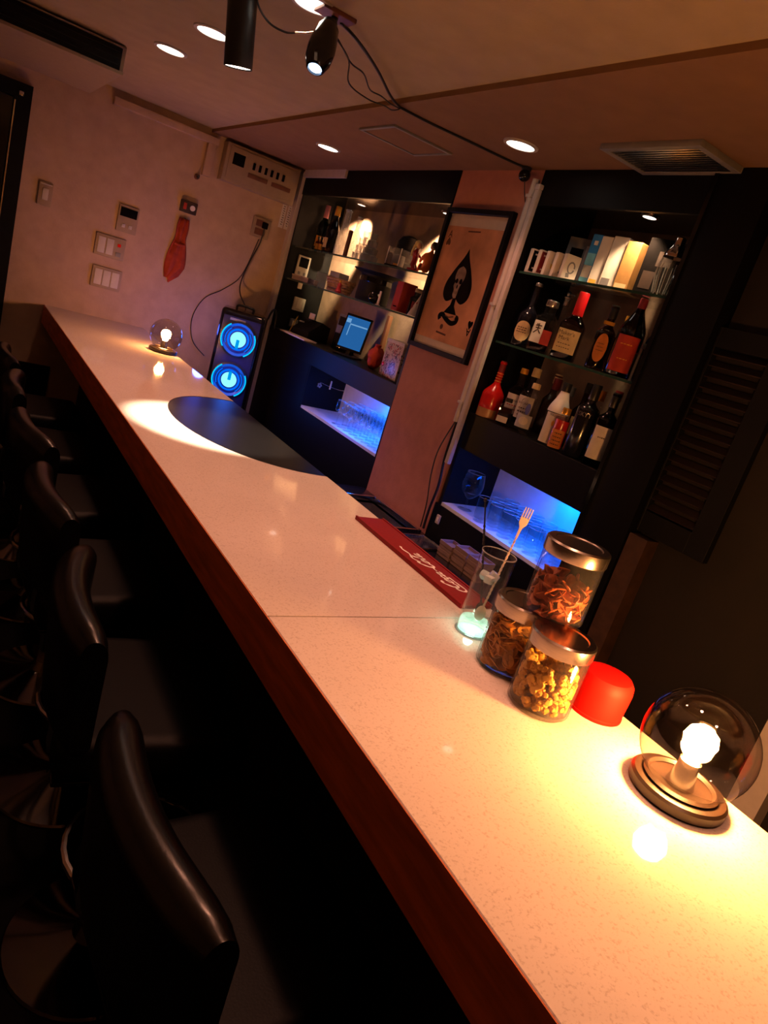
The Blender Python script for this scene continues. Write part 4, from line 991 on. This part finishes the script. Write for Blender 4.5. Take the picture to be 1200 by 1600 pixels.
# round black helmet-like ball over a clear display case
t = thing('display_case', 'clear acrylic display case with grey contents and white edge', 'display case', (2.03, 3.40, ZA), radians(15))
B().box(-0.045, 0.045, -0.05, 0.05, 0, 0.012, 0.002).done('case_base', 'box_black', t)
B().box(-0.043, 0.043, -0.048, 0.048, 0.012, 0.10).done('case_cover', 'plastic_clear', t)
B().box(-0.02, 0.02, -0.03, 0.03, 0.0125, 0.07, 0.004).done('contents', 'plastic_grey', t)
for y in (-0.048, 0.048): B().box(-0.046, -0.042, y - 0.002, y + 0.002, 0.012, 0.102).done('case_edge', 'lab_white', t)
B().box(-0.0462, -0.0452, -0.046, -0.015, 0.014, 0.022).done('case_label', 'foil_gold', t)
t = thing('black_helmet', 'round black helmet on the back of the upper shelf', 'helmet', (2.135, 3.505, ZA), 0.3)
B().lathe([(0, 0.002), (0.055, 0.0), (0.062, 0.01), (0.066, 0.05), (0.070, 0.10), (0.066, 0.15), (0.048, 0.18), (0.02, 0.192), (0, 0.194)], 28).done('shell', 'black_matte', t)
B().lathe([(0.066, 0.045), (0.071, 0.05), (0.066, 0.055)], 28).done('band', 'black_gloss', t)

# two small figurines: plain generic statuettes
M('fig_orange', (0.85, 0.20, 0.02), 0.45, var=0.1)
M('fig_skin', (0.72, 0.42, 0.24), 0.5, var=0.06)
M('fig_blond', (0.85, 0.66, 0.28), 0.5, var=0.15)
M('fig_red', (0.40, 0.02, 0.03), 0.5, var=0.15)
M('fig_hair', (0.05, 0.025, 0.015), 0.5, var=0.2)
def skin_body(name, mat, verts, edges, radii, parent):
    me = bpy.data.meshes.new(name); me.from_pydata(verts, edges, [])
    o = bpy.data.objects.new(name, me); COL.objects.link(o); o.parent = parent
    me.materials.append(MATS[mat])
    md = o.modifiers.new('skin', 'SKIN')
    for v, r in zip(me.skin_vertices[0].data, radii): v.radius = (r, r)
    me.skin_vertices[0].data[0].use_root = True
    md.use_smooth_shade = True
    sb = o.modifiers.new('sub', 'SUBSURF'); sb.levels = 1; sb.render_levels = 1
    bpy.context.view_layer.update()
    m2 = bpy.data.meshes.new_from_object(o.evaluated_get(bpy.context.evaluated_depsgraph_get()))
    o.modifiers.clear(); o.data = m2; m2.name = name
    for p in m2.polygons: p.use_smooth = True
    return o
t = thing('figurine', 'small orange clothed figurine reclining at the right end of the shelf', 'figurine', (2.0, 3.075, ZA), radians(-20))
V = [(0, 0, .022), (0, -.018, .05), (0, -.034, .085), (0, -.040, .102), (0, -.044, .118), (-.026, -.026, .086), (-.032, .004, .062), (-.030, .030, .05), (.024, -.03, .086), (.034, -.04, .055), (.034, -.045, .02), (-.014, .012, .02), (-.018, .045, .045), (-.02, .075, .012), (.014, .014, .02), (.014, .055, .022), (.014, .09, .010)]
Eg = [(0, 1), (1, 2), (2, 3), (3, 4), (2, 5), (5, 6), (6, 7), (2, 8), (8, 9), (9, 10), (0, 11), (11, 12), (12, 13), (0, 14), (14, 15), (15, 16)]
Rr = [.018, .019, .020, .009, .012, .010, .008, .006, .010, .008, .006, .013, .011, .007, .013, .011, .007]
skin_body('body', 'fig_orange', V, Eg, Rr, t)
B().ball(0.0165, (0, -.045, .132), (1, 1, 1.15)).done('head', 'fig_skin', t)
B().ball(0.0180, (0.003, -.050, .138), (1, 1, 1.0)).done('hair', 'fig_hair', t)
t = thing('figurine', 'small pale haired figurine in dark red kneeling beside the orange one', 'figurine', (2.02, 3.225, ZA), radians(30))
V = [(0, 0, .040), (0, 0, .07), (0, 0, .098), (0, 0, .112), (0, 0, .12), (-.018, .006, .098), (-.034, -.01, .085), (-.045, -.03, .078), (.018, .004, .096), (.032, -.012, .08), (.03, -.034, .075), (-.012, 0, .03), (-.022, -.026, .012), (-.02, .02, .010), (.012, 0, .03), (.02, -.026, .012), (.02, .02, .010)]
Rr = [.017, .013, .015, .007, .008, .008, .006, .005, .008, .006, .005, .012, .010, .007, .012, .010, .007]
Eg2 = [(0, 1), (1, 2), (2, 3), (3, 4), (2, 5), (5, 6), (6, 7), (2, 8), (8, 9), (9, 10), (0, 11), (11, 12), (12, 13), (0, 14), (14, 15), (15, 16)]
skin_body('body', 'fig_red', V, Eg2, Rr, t)
B().ball(0.0165, (0, -.004, .134), (1, 1, 1.15)).done('head', 'fig_skin', t)
B().ball(0.0200, (0.002, .004, .139), (1, 1, 1.05)).done('hair', 'fig_blond', t)
B().tube([(-.012, .012, .13), (-.016, .018, .10), (-.012, .02, .075)], lambda q: 0.008 * (1 - 0.6 * q), 8, 4).done('hair_strand', 'fig_blond', t)

# ================================================================== left cabinet, lower glass shelf
M('wicker', (0.30, 0.16, 0.07), 0.7, var=0.45, scale=70, bump=0.5, bscale=150)
carton('beige_box', 'plain beige box behind the flat metal tin', 2.12, 4.20, 0.04, 0.05, 0.12, 'lab_white', radians(10), z=ZBs, grp='boxes on the lower left shelf')
carton('clear_tub', 'milky plastic tub standing left of the basket', 2.03, 4.20, 0.04, 0.045, 0.09, 'plastic_clear', radians(20), z=ZBs, grp='boxes on the lower left shelf', cat='tub')
t = thing('metal_tin', 'flat silver tin lying at the left end of the lower glass shelf', 'tin', (1.985, 4.40, ZBs), radians(8))
B().box(-0.04, 0.04, -0.10, 0.10, 0, 0.030, 0.004).done('tin_body', 'steel', t)
B().box(-0.042, 0.042, -0.102, 0.102, 0.024, 0.034, 0.003).done('tin_lid', 'chrome', t)
t = thing('wicker_basket', 'oval brown wicker basket on the lower glass shelf', 'basket', (2.04, 4.00, ZBs), radians(5))
for k in range(5):
    B().tube([((0.052 + 0.004 * k) * cos(a), (0.095 + 0.006 * k) * sin(a), 0.010 + 0.016 * k) for a in [2 * pi * i / 26 for i in range(26)]], 0.009, 6, closed=True).done('weave_band', 'wicker', t)
B().lathe([(0, 0), (1, 0), (1, 0.006), (0, 0.006)], 26, Matrix.Diagonal((0.05, 0.092, 1, 1))).done('basket_bottom', 'wicker', t)
t = thing('red_ornament', 'little red ornament with gold cap standing before the basket', 'ornament', (1.965, 3.86, ZBs))
B().lathe([(0, 0), (0.016, 0), (0.02, 0.01), (0.011, 0.03), (0.014, 0.045), (0.008, 0.058), (0, 0.06)], 16).done('figure', 'fig_red', t)
B().ball(0.008, (0, 0, 0.066)).done('head', 'foil_gold', t)
t = thing('black_hat', 'black top hat lying upside down with its brim upward', 'hat', (2.06, 3.62, ZBs))
DG = Matrix.Diagonal((0.74, 1, 1, 1))
B().lathe([(0, 0), (0.108, 0), (0.116, 0.004), (0.118, 0.03), (0.112, 0.140), (0.118, 0.150), (0.172, 0.164), (0.175, 0.168), (0.170, 0.169), (0.116, 0.155), (0.109, 0.140), (0.109, 0.01), (0, 0.008)], 40, DG).done('felt', 'black_matte', t)
B().lathe([(0.1145, 0.108), (0.1165, 0.110), (0.1150, 0.136), (0.1130, 0.136)], 40, DG).done('hat_band', 'black_gloss', t)
o = B().ball(0.034, (0, 0, 0.034), n=24, m=14).done('black_ball', 'black_gloss', loc=(1.975, 3.445, ZBs)); tag(o, 'small glossy black ball right of the upturned hat', 'ball')
o = B().box(-0.003, 0.003, -0.008, 0.008, 0, 0.075, 0.001).box(-0.01, 0.01, -0.01, 0.01, 0, 0.004, 0.001).done('price_card', 'lab_white', loc=(1.965, 3.37, ZBs)); tag(o, 'narrow white upright card left of the red box', 'card')
carton('red_box', 'tall dark red box on the lower glass shelf', 2.03, 3.235, 0.04, 0.048, 0.150, 'lab_red', radians(-12), [(-.02, .03, .02, .026, 'box_black')], z=ZBs, grp='boxes on the lower left shelf')
bottle('cork_bottle', 'dark stubby bottle with a pale cork right of the red box', (2.02, 3.10, ZBs), 0.034, 0.135, 0.017, 0.085, 'glass_dark', ('cap_cream', 0.018, 0.0195), None, [(0.05, 0.02, 0.02, 'cap_wine', False, 0)], FL)
o = B().lathe([(0, 0), (0.014, 0), (0.015, 0.002), (0.015, 0.016), (0.0135, 0.018), (0.0135, 0.022), (0, 0.022)], 20).done('tin_foot', 'red_glossy')
t = thing('spray_can', 'slim white can with a red foot behind the poster edge', 'can', (2.05, 2.985, ZBs)); o.parent = t
B().lathe([(0.0130, 0.020), (0.0145, 0.024), (0.0145, 0.125), (0.010, 0.135), (0.006, 0.137), (0.006, 0.15), (0, 0.15)], 20).done('can_body', 'box_white', t)
t = thing('paper_pennant', 'patterned paper cone standing at the right end of the lower shelf', 'paper cone', (1.97, 2.99, ZBs))
B().lathe([(0.042, 0), (0.043, 0.001), (0.003, 0.11), (0, 0.112), (0.002, 0.106), (0.041, 0)], 20).done('cone', 'lab_white', t)
for k in range(9):
    a = 2 * pi * k / 9; z = 0.02 + 0.022 * (k % 3); r = 0.0435 * (1 - z / 0.112) + 0.0005
    B().ball(0.007, (r * cos(a), r * sin(a), z), (0.5, 0.5, 1), 8, 6).done('spot', 'lab_red', t)

# ================================================================== left cabinet, counter board
t = thing('card_printer', 'black receipt printer with white paper on the cabinet counter', 'printer', (2.05, 4.27, ZK), radians(12))
B().prism([(-0.075, 0), (0.09, 0), (0.09, 0.105), (0.02, 0.125), (-0.06, 0.06), (-0.075, 0.05)], -0.09, 0.09, 'xz').done('printer_body', 'black_matte', t)
B().box(-0.03, 0.01, -0.03, 0.03, 0.118, 0.128, 0.002).done('paper_slot', 'black_gloss', t)
B().box(-0.012, -0.008, -0.028, 0.028, 0.12, 0.165).done('receipt', 'lab_white', t)
B().box(-0.05, -0.03, 0.04, 0.07, 0.092, 0.1).done('button', 'plastic_grey', t)
o = B().prism([(-0.045, -0.17), (0.045, -0.17), (0.045, 0.17), (-0.045, 0.17)], 0.0, 0.006, 'xy', Rz(radians(4))).prism([(-0.044, -0.168), (0.044, -0.168), (0.044, 0.168), (-0.044, 0.168)], 0.0065, 0.009, 'xy', Rz(radians(7))).done('magazine', 'lab_white', loc=(1.945, 4.20, ZK)); tag(o, 'thin white booklet lying on the front edge of the cabinet counter', 'booklet')
t = thing('pencil', 'short yellow pencil leaning on the receipt printer', 'pencil', (1.99, 4.45, ZK))
B().tube([(0, 0, 0.001), (0.02, -0.03, 0.11)], 0.004, 6).done('shaft', 'box_yellow', t)
B().tube([(0.02, -0.03, 0.11), (0.0218, -0.0327, 0.12)], lambda q: 0.004 * (1 - 0.8 * q), 6).done('tip', 'box_tan', t)
t = thing('card_reader', 'small grey card reader on a stand behind the printer', 'card reader', (2.17, 4.07, ZK), radians(20))
B().box(-0.02, 0.02, -0.035, 0.035, 0, 0.10, 0.004).done('stand', 'black_matte', t)
B().box(-0.016, 0.014, -0.038, 0.038, 0.10, 0.22, 0.006, mtx=None).done('reader_body', 'plastic_grey', t)
B().box(-0.0175, -0.0155, -0.026, 0.026, 0.15, 0.205).done('display', 'black_gloss', t)
# tablet on a stand
t = thing('tablet', 'tablet with a glowing blue screen standing on the cabinet counter', 'tablet', (2.06, 3.72, ZK), radians(34))
mt = T((0, 0, 0.035)) @ Ry(radians(12))
B().box(-0.006, 0.006, -0.088, 0.088, 0, 0.215, 0.005, mtx=mt).done('tablet_body', 'black_gloss', t)
sc = B().box(-0.0072, -0.0058, -0.077, 0.077, 0.014, 0.200, mtx=mt).done('screen', 'screen_blue', t)
B().box(-0.0078, -0.0071, 0.045, 0.075, 0.16, 0.185, mtx=mt).done('screen_panel', 'screen_light', sc)
B().box(-0.0078, -0.0071, -0.074, 0.045, 0.150, 0.158, mtx=mt).done('screen_bar', 'screen_light', sc)
B().box(-0.0078, -0.0071, 0.040, 0.046, 0.085, 0.150, mtx=mt).done('screen_line', 'screen_light', sc)
B().box(-0.05, 0.07, -0.07, 0.07, 0, 0.010, 0.003).done('stand_foot', 'black_metal', t)
B().prism([(0.0, 0.008), (0.06, 0.008), (0.03, 0.14)], -0.012, 0.012, 'xz').done('stand_arm', 'black_metal', t)
o = B().box(-0.012, 0.012, -0.014, 0.014, 0, 0.30, 0.003).box(-0.02, 0.02, -0.022, 0.022, 0, 0.01, 0.002).done('wooden_post', 'wood_brown', loc=(2.205, 3.60, ZK)); tag(o, 'thin brown wooden upright behind the tablet', 'wooden upright')
t = thing('red_pouch', 'crumpled dark red pouch between the tablet and the patterned box', 'pouch', (2.05, 3.38, ZK))
b = B(); b.ball(0.055, (0, 0, 0.062), (0.75, 0.9, 1.15), 18, 12)
for v in b.bm.verts: v.co += Vector((random.uniform(-1, 1), random.uniform(-1, 1), random.uniform(-1, 1))) * 0.006; v.co.z = max(v.co.z, 0)
b.done('pouch_body', 'lab_red', t)
B().lathe([(0.012, 0.115), (0.02, 0.135), (0.018, 0.137), (0.008, 0.118)], 12).done('tied_neck', 'lab_red', t)
def foil():
    m, N, L, P = nt('foil_pattern')
    tc = N.new('ShaderNodeTexCoord'); v = N.new('ShaderNodeTexVoronoi'); v.inputs['Scale'].default_value = 42
    n = N.new('ShaderNodeTexNoise'); n.inputs['Scale'].default_value = 30
    L.new(tc.outputs['Object'], n.inputs['Vector']); L.new(n.outputs['Color'], v.inputs['Vector'])
    v.inputs['Scale'].default_value = 9
    r = N.new('ShaderNodeValToRGB'); r.color_ramp.interpolation = 'CONSTANT'; e = r.color_ramp.elements
    e[0].position = 0; e[0].color = (0.05, 0.02, 0.02, 1); e[1].position = 0.28; e[1].color = (0.62, 0.50, 0.45, 1)
    x = e.new(0.62); x.color = (0.40, 0.03, 0.03, 1); x = e.new(0.75); x.color = (0.55, 0.42, 0.38, 1); x = e.new(0.9); x.color = (0.03, 0.02, 0.02, 1)
    L.new(v.outputs['Color'], r.inputs[0]); L.new(r.outputs[0], P.inputs['Base Color'])
    P.inputs['Roughness'].default_value = 0.3
foil()
t = thing('patterned_box', 'glossy red, white and black patterned box beside the pillar', 'box', (2.03, 3.09, ZK), radians(-8))
B().box(-0.055, 0.055, -0.11, 0.11, 0, 0.185, 0.004).done('carton', 'foil_pattern', t)
B().box(-0.057, 0.057, -0.112, 0.112, 0.178, 0.196, 0.003).done('box_lid', 'lab_white', t)
B().lathe([(0, 0), (0.012, 0), (0.010, 0.004), (0, 0.005)], 10, T((-0.056, 0.085, 0.06)) @ Ry(-pi / 2)).done('rosette', 'red_glossy', t)
# plates fixed to the black cabinet end
for (x, z, w, h_, lb, mm) in ((2.035, 1.715, 0.045, 0.075, 'white intercom handset on the black cabinet end', 'plastic_white'), (2.075, 1.475, 0.042, 0.045, 'square white switch plate low on the black cabinet end', 'plastic_white'),
                          (2.05, 1.60, 0.014, 0.024, 'tiny white switch on the black cabinet end', 'box_white'), (2.07, 1.345, 0.03, 0.028, 'small grey plate just above the cabinet counter', 'plastic_grey')):
    t = thing('wall_plate', lb, 'wall plate', (x, 4.604, z))
    B().box(-w, w, -0.016, 0, -h_, h_, 0.004).done('plate', mm, t)
    if h_ > 0.07:
        B().box(-w * .72, w * .72, -0.0172, -0.0155, 0.0, h_ * .85).done('display', 'black_gloss', t)
        for q in (-0.02, 0.02): B().box(q - 0.009, q + 0.009, -0.018, -0.0155, -0.05, -0.03, 0.002).done('button', 'plastic_grey', t)
    else: B().box(-w * .4, w * .4, -0.0175, -0.0155, -h_ * .6, h_ * .6, 0.001).done('rocker', 'box_white', t)

# ================================================================== far wall fittings
def wall_thing(name, label, cat, x, z): return thing(name, label, cat, (x, YF, z))
t = wall_thing('breaker_panel', 'cream electrical breaker panel high on the far wall', 'breaker panel', 1.615, 2.17)
B().box(-0.245, 0.245, -0.09, 0, -0.11, 0.108, 0.006).done('enclosure', 'plastic_cream', t)
B().box(-0.225, 0.225, -0.096, -0.089, -0.092, 0.092, 0.004).done('cover', 'plastic_cream', t)
B().box(-0.20, -0.125, -0.099, -0.095, -0.005, 0.062, 0.002).done('meter_window', 'box_black', t)
for k in range(6):
    B().box(-0.07 + 0.04 * k, -0.055 + 0.04 * k, -0.104, -0.095, 0.005, 0.045, 0.001).done('breaker_switch', 'box_black', t)
B().box(-0.09, 0.04, -0.101, -0.095, -0.045, -0.02, 0.002).done('label_strip', 'wood_brown', t)
B().box(0.07, 0.20, -0.101, -0.095, -0.045, -0.02, 0.002).done('label_strip', 'wood_brown', t)
for x in (1.845, 1.885):
    t = wall_thing('paper_strip', 'pale paper strip of handwriting below the breaker panel, ' + ('left one' if x < 1.86 else 'right one'), 'paper', x, 1.99)
    B().box(-0.016, 0.016, -0.003, -0.0005, -0.075, 0.075).done('sheet', 'paper', t)
    b = B()
    for k in range(9): b.strip([(-.008 + .004 * random.random(), .06 - .014 * k), (.004 + .005 * random.random(), .058 - .014 * k)], 0.0022, lambda u, v: (u, -0.0036, v))
    b.done('lettering', 'paper_print', t)
t = wall_thing('wall_hook', 'small dark hook at the end of the wall raceway', 'hook', 1.25, 2.03)
B().cyl(0.016, 0, 0.012, 18, mtx=Rx(pi / 2), bev=0.002).done('rosette', 'wood_brown', t)
B().tube([(0, -0.01, 0), (0, -0.04, -0.005), (0, -0.05, 0.01)], 0.006, 8, 4).done('hook_arm', 'black_metal', t)
t = wall_thing('wall_timer', 'small dark wall box with a white dial above the red cloth', 'timer', 1.235, 1.845)
B().box(-0.05, 0.05, -0.035, 0, -0.035, 0.035, 0.006).done('casing', 'box_brown_print', t)
B().cyl(0.016, 0, 0.006, 22, mtx=T((0.02, -0.035, 0.0)) @ Rx(pi / 2)).done('dial', 'box_white', t)
B().box(-0.036, -0.016, -0.038, -0.034, -0.018, 0.02, 0.002).done('button', 'lab_red', t)
t = wall_thing('red_scarf', 'long red cloth hanging knotted from a nail on the far wall', 'cloth', 1.225, 1.745)
b = B(); rows = []
for i in range(15):
    q = i / 14; z = 0.03 - 0.37 * q
    w = 0.030 + 0.008 * sin(q * 9) if q < 0.35 else 0.030 + 0.034 * sin(min(1, (q - 0.3) / 0.5) * pi * 0.55)
    if q > 0.80: w *= 1 - (q - 0.8) / 0.2 * 0.78
    row = []
    for k in range(9):
        u = -1 + 2 * k / 8; row.append(b.bm.verts.new((u * w - 0.035 * max(0, q - 0.78) / 0.22, -0.012 - 0.010 * cos(u * 7 + q * 4) - 0.006 * (1 - abs(u)), z - (0.03 * (u > 0) * u if q > 0.8 else 0))))
    rows.append(row)
for A, C_ in zip(rows[:-1], rows[1:]):
    for k in range(8): b.bm.faces.new((A[k], A[k + 1], C_[k + 1], C_[k]))
o = b.done('cloth', 'red_cloth', t, 60)
md = o.modifiers.new('thick', 'SOLIDIFY'); md.thickness = 0.003
B().lathe([(0, -0.0), (0.005, 0), (0.005, 0.03), (0, 0.03)], 10, T((0, 0, 0.03)) @ Rx(pi / 2)).done('nail', 'black_metal', t)
B().tube([(-0.030, -0.026, -0.125), (0, -0.034, -0.13), (0.030, -0.026, -0.125)], 0.008, 8, 4).done('knot', 'red_cloth', t)
def plate(name, label, x, z, w, h_, parts):
    t = wall_thing(name, label, 'wall plate', x, z)
    B().box(-w, w, -0.014, 0, -h_, h_, 0.004).done('plate', 'plastic_cream', t)
    for (u0, u1, v0, v1, mm) in parts: B().box(u0, u1, -0.018, -0.0135, v0, v1, 0.001).done('button' if mm != 'box_black' else 'display', mm, t)
plate('thermostat', 'wall thermostat with a dark display above the switches', 0.905, 1.665, 0.058, 0.075, [(-.048, .048, .012, .062, 'box_black'), (-.03, -.01, -.05, -.03, 'plastic_white'), (.01, .03, -.05, -.03, 'plastic_white')])
plate('switch_plate', 'wide switch plate with a red button below the thermostat', 0.835, 1.485, 0.085, 0.062, [(-.07, -.03, -.045, .045, 'plastic_white'), (-.022, .018, -.045, .045, 'plastic_white'), (.040, .058, .012, .030, 'red_matte'), (.035, .065, -.045, -.020, 'plastic_grey')])
plate('switch_plate', 'lowest switch plate with three rockers near the counter', 0.845, 1.30, 0.085, 0.062, [(-.07, -.028, -.045, .045, 'plastic_white'), (-.022, .02, -.045, .045, 'plastic_white'), (.027, .07, -.045, .045, 'plastic_white')])
plate('switch_plate', 'single small switch plate near the black door', 0.455, 1.66, 0.036, 0.062, [(-.015, .015, -.03, .03, 'plastic_white'), (-.03, .03, .05, .056, 'plastic_white')])
t = wall_thing('power_outlet', 'dark wall outlet with a black plug below the breaker panel', 'outlet', 1.715, 1.872)
B().box(-0.062, 0.062, -0.014, 0, -0.06, 0.06, 0.004).done('plate', 'plastic_cream', t)
for z in (-0.026, 0.026): B().box(-0.04, 0.03, -0.018, -0.013, z - 0.02, z + 0.02, 0.003).done('socket', 'wood_brown', t)
B().box(0.0, 0.035, -0.045, -0.015, 0.0, 0.04, 0.006).done('plug', 'box_black', t)

# ================================================================== speaker with blue rings
SP = Vector((1.625, 4.36, 0.70))
t = thing('pedestal', 'black pedestal cabinet under the glowing loudspeaker', 'pedestal', (1.63, 4.38, 0), radians(-21))
B().box(-0.16, 0.16, -0.16, 0.16, 0, 0.70, 0.004).done('pedestal_body', 'black_wood', t)
B().box(-0.14, 0.14, -0.163, -0.158, 0.03, 0.66, 0.001).done('pedestal_door', 'black_gloss', t)
t = thing('party_speaker', 'black loudspeaker with two glowing blue ringed woofers', 'speaker', SP, radians(-21))
B().box(-0.135, 0.135, -0.13, 0.13, 0, 0.65, 0.03, 4).done('enclosure', 'black_gloss', t)
B().box(-0.115, 0.115, -0.134, -0.126, 0.02, 0.61, 0.004).done('front_baffle', 'speaker_front', t)
B().tube([(-0.05, 0, 0.645), (-0.045, 0, 0.675), (0.045, 0, 0.675), (0.05, 0, 0.645)], 0.008, 8, 4).done('carry_handle', 'black_metal', t)
def arc(b, r, w, a0, a1, n=18):
    inn = [b.bm.verts.new(((r - w) * cos(a0 + (a1 - a0) * i / n), -0.004, (r - w) * sin(a0 + (a1 - a0) * i / n))) for i in range(n + 1)]
    out = [b.bm.verts.new(((r + w) * cos(a0 + (a1 - a0) * i / n), -0.004, (r + w) * sin(a0 + (a1 - a0) * i / n))) for i in range(n + 1)]
    i2 = [b.bm.verts.new((v.co.x, 0, v.co.z)) for v in inn]; o2 = [b.bm.verts.new((v.co.x, 0, v.co.z)) for v in out]
    for i in range(n):
        b.bm.faces.new((inn[i], inn[i + 1], out[i + 1], out[i])); b.bm.faces.new((out[i], out[i + 1], o2[i + 1], o2[i])); b.bm.faces.new((i2[i], i2[i + 1], inn[i + 1], inn[i]))
for k, z in enumerate((0.478, 0.222)):
    w = B().lathe([(0.112, 0), (0.112, 0.006), (0.100, 0.009), (0.092, 0.004), (0.06, -0.012), (0, -0.012), (0, -0.014), (0.112, 0)], 40, T((0, -0.134, z)) @ Rx(pi / 2)).done('woofer', 'black_metal', t)
    q = B().lathe([(0.052, -0.008), (0.047, 0.001), (0.02, 0.008), (0, 0.009), (0, -0.011), (0.052, -0.011), (0.052, -0.008)], 32, T((0, -0.134, z)) @ Rx(pi / 2)).done('glowing_cone', 'led_core', w)
    for (a0, a1) in ((radians(125), radians(215)), (radians(-60), radians(30))):
        b = B(); arc(b, 0.104, 0.0035, a0, a1); o = b.done('light_arc', 'led_cyan', w); o.location = (0, -0.143, z)
    for (a0, a1) in ((radians(130), radians(205)), (radians(-50), radians(40))):
        b = B(); arc(b, 0.080, 0.003, a0, a1); o = b.done('light_arc', 'led_blue', w); o.location = (0, -0.139, z)
    b = B(); arc(b, 0.062, 0.006, 0, 2 * pi, 40); o = b.done('light_ring', 'led_blue', w); o.location = (0, -0.131, z)
    s_ = -1 if k == 0 else 1
    B().box(-0.010, 0.010, -0.149, -0.136, min(z, z + s_ * 0.055), max(z, z + s_ * 0.055), 0.004).done('centre_bar', 'led_bar', w) if 'led_bar' in MATS else None
    light('ring_glow_fill', 'POINT', 2.2, (0.0, 0.12, 1.0), (0, -0.20, z), t, 0.05)
light('ring_glow_fill', 'POINT', 1.6, (0.05, 0.12, 1.0), (-0.19, -0.10, 0.50), t, 0.04)  # unseen extra light beside the speaker, added to tint the wall purple
B().box(-0.075, 0.02, -0.1345, -0.130, 0.585, 0.60, 0.001).done('control_strip', 'plastic_grey', t)
cable('speaker_cable', 'black cable hanging from the wall outlet down to the loudspeaker', [(1.73, YF - 0.035, 1.875), (1.725, YF - 0.03, 1.78), (1.69, YF - 0.03, 1.66), (1.66, YF - 0.03, 1.52), (1.645, YF - 0.10, 1.44), (1.65, 4.44, 1.372), (1.64, 4.40, 1.355)], 0.004)
cable('speaker_cable', 'thin black cable looping left of the loudspeaker', [(1.715, YF - 0.02, 1.80), (1.66, YF - 0.012, 1.55), (1.56, YF - 0.012, 1.43), (1.45, YF - 0.012, 1.34), (1.40, YF - 0.012, 1.20), (1.43, YF - 0.02, 1.06), (1.52, YF - 0.05, 0.98)], 0.0028)
t = thing('flex_stalk', 'small black desk lamp stalk arching right of the loudspeaker', 'lamp stalk', (1.845, 4.52, 0.0))
B().tube([(0, 0, 0.012), (0, 0, 1.18), (0.005, -0.01, 1.34), (0.025, -0.02, 1.40), (0.050, -0.02, 1.37), (0.058, -0.02, 1.28)], 0.007, 8, 6).done('stalk', 'black_metal', t)
B().cyl(0.045, 0, 0.015, 28, bev=0.003).done('foot', 'black_metal', t)

# ================================================================== workbench behind the counter
t = thing('steel_workbench', 'stainless steel workbench with a sink below the pillar', 'workbench', (1.66, 2.30, 0))
for a in ((-0.21, 0.235, -0.95, 0.02), (-0.21, 0.235, 0.44, 0.58)):
    B().box(a[0], a[1], a[2], a[3], 0.715, 0.75, 0.004).done('top_panel', 'black_gloss', t)
for a in ((-0.21, -0.17, 0.02, 0.44), (0.215, 0.235, 0.02, 0.44)): B().box(a[0], a[1], a[2], a[3], 0.715, 0.755, 0.004).done('rim', 'chrome', t)
for a in ((-0.17, 0.215, 0.02, 0.035), (-0.17, 0.215, 0.425, 0.44)): B().box(a[0], a[1], a[2], a[3], 0.715, 0.755, 0.004).done('rim', 'chrome', t)
B().box(-0.17, 0.215, 0.035, 0.425, 0.55, 0.56).done('basin_floor', 'steel', t)
for a in ((-0.175, -0.17, 0.035, 0.425), (0.215, 0.22, 0.035, 0.425), (-0.17, 0.215, 0.03, 0.035), (-0.17, 0.215, 0.425, 0.43)): B().box(a[0], a[1], a[2], a[3], 0.55, 0.73).done('basin_wall', 'steel', t)
B().box(-0.19, 0.22, -0.93, 0.56, 0, 0.55).done('cupboard', 'black_wood', t)
t = thing('steel_tray', 'flat grey steel tray lying beside the sink', 'tray', (1.745, 2.165, 0.751), radians(6))
B().box(-0.11, 0.11, -0.07, 0.07, 0, 0.004, 0.001).done('tray_floor', 'steel', t)
for a in ((-0.11, 0.11, -0.072, -0.068), (-0.11, 0.11, 0.068, 0.072)): B().box(a[0], a[1], a[2], a[3], 0, 0.012, 0.001).done('tray_rim', 'chrome', t)
for a in ((-0.112, -0.108, -0.07, 0.07), (0.108, 0.112, -0.07, 0.07)): B().box(a[0], a[1], a[2], a[3], 0, 0.012, 0.001).done('tray_rim', 'chrome', t)
M('tray_pale', (0.24, 0.15, 0.13), 0.6, var=0.1)
tr = thing('small_tray', 'small pale square tray in the stacks before the right blue niche', 'tray', (0, 0, 0), 0, 'stacked pale trays on the workbench')
B().prism([(-0.032, -0.038), (0.032, -0.038), (0.032, 0.038), (-0.032, 0.038)], 0, 0.003).done('tray_floor', 'tray_pale', tr)
for s_ in (-1, 1):
    B().box(-0.036, 0.036, s_ * 0.040 - 0.002, s_ * 0.040 + 0.002, 0, 0.016, 0.0008, 1).done('tray_wall', 'tray_pale', tr)
    B().box(s_ * 0.034 - 0.002, s_ * 0.034 + 0.002, -0.040, 0.040, 0, 0.016, 0.0008, 1).done('tray_wall', 'tray_pale', tr)
first = True
for (x, y, n) in ((1.845, 2.035, 4), (1.85, 1.945, 5), (1.85, 1.855, 5)):
    for k in range(n):
        p = (x - 0.004 * (k % 2), y, 0.7502 + 0.0165 * k)
        lb = 'small pale tray, %s from the bottom of the %s stack before the right niche' % (ORD[k], ('left', 'middle', 'right')[('2.035', '1.945', '1.855').index('%.3f' % y)])
        if first: tr.location = p; tr['label'] = lb; first = False
        else: dup(tr, p, None, lb)
t = thing('niche_switch', 'tiny white switch on the black cabinet front under the right niche', 'switch', (XC - 0.001, 2.262, 0.835))
B().box(-0.008, 0, -0.012, 0.012, -0.02, 0.02, 0.002).done('plate', 'plastic_white', t)
B().box(-0.011, -0.007, -0.005, 0.005, -0.009, 0.009, 0.001).done('rocker', 'box_white', t)
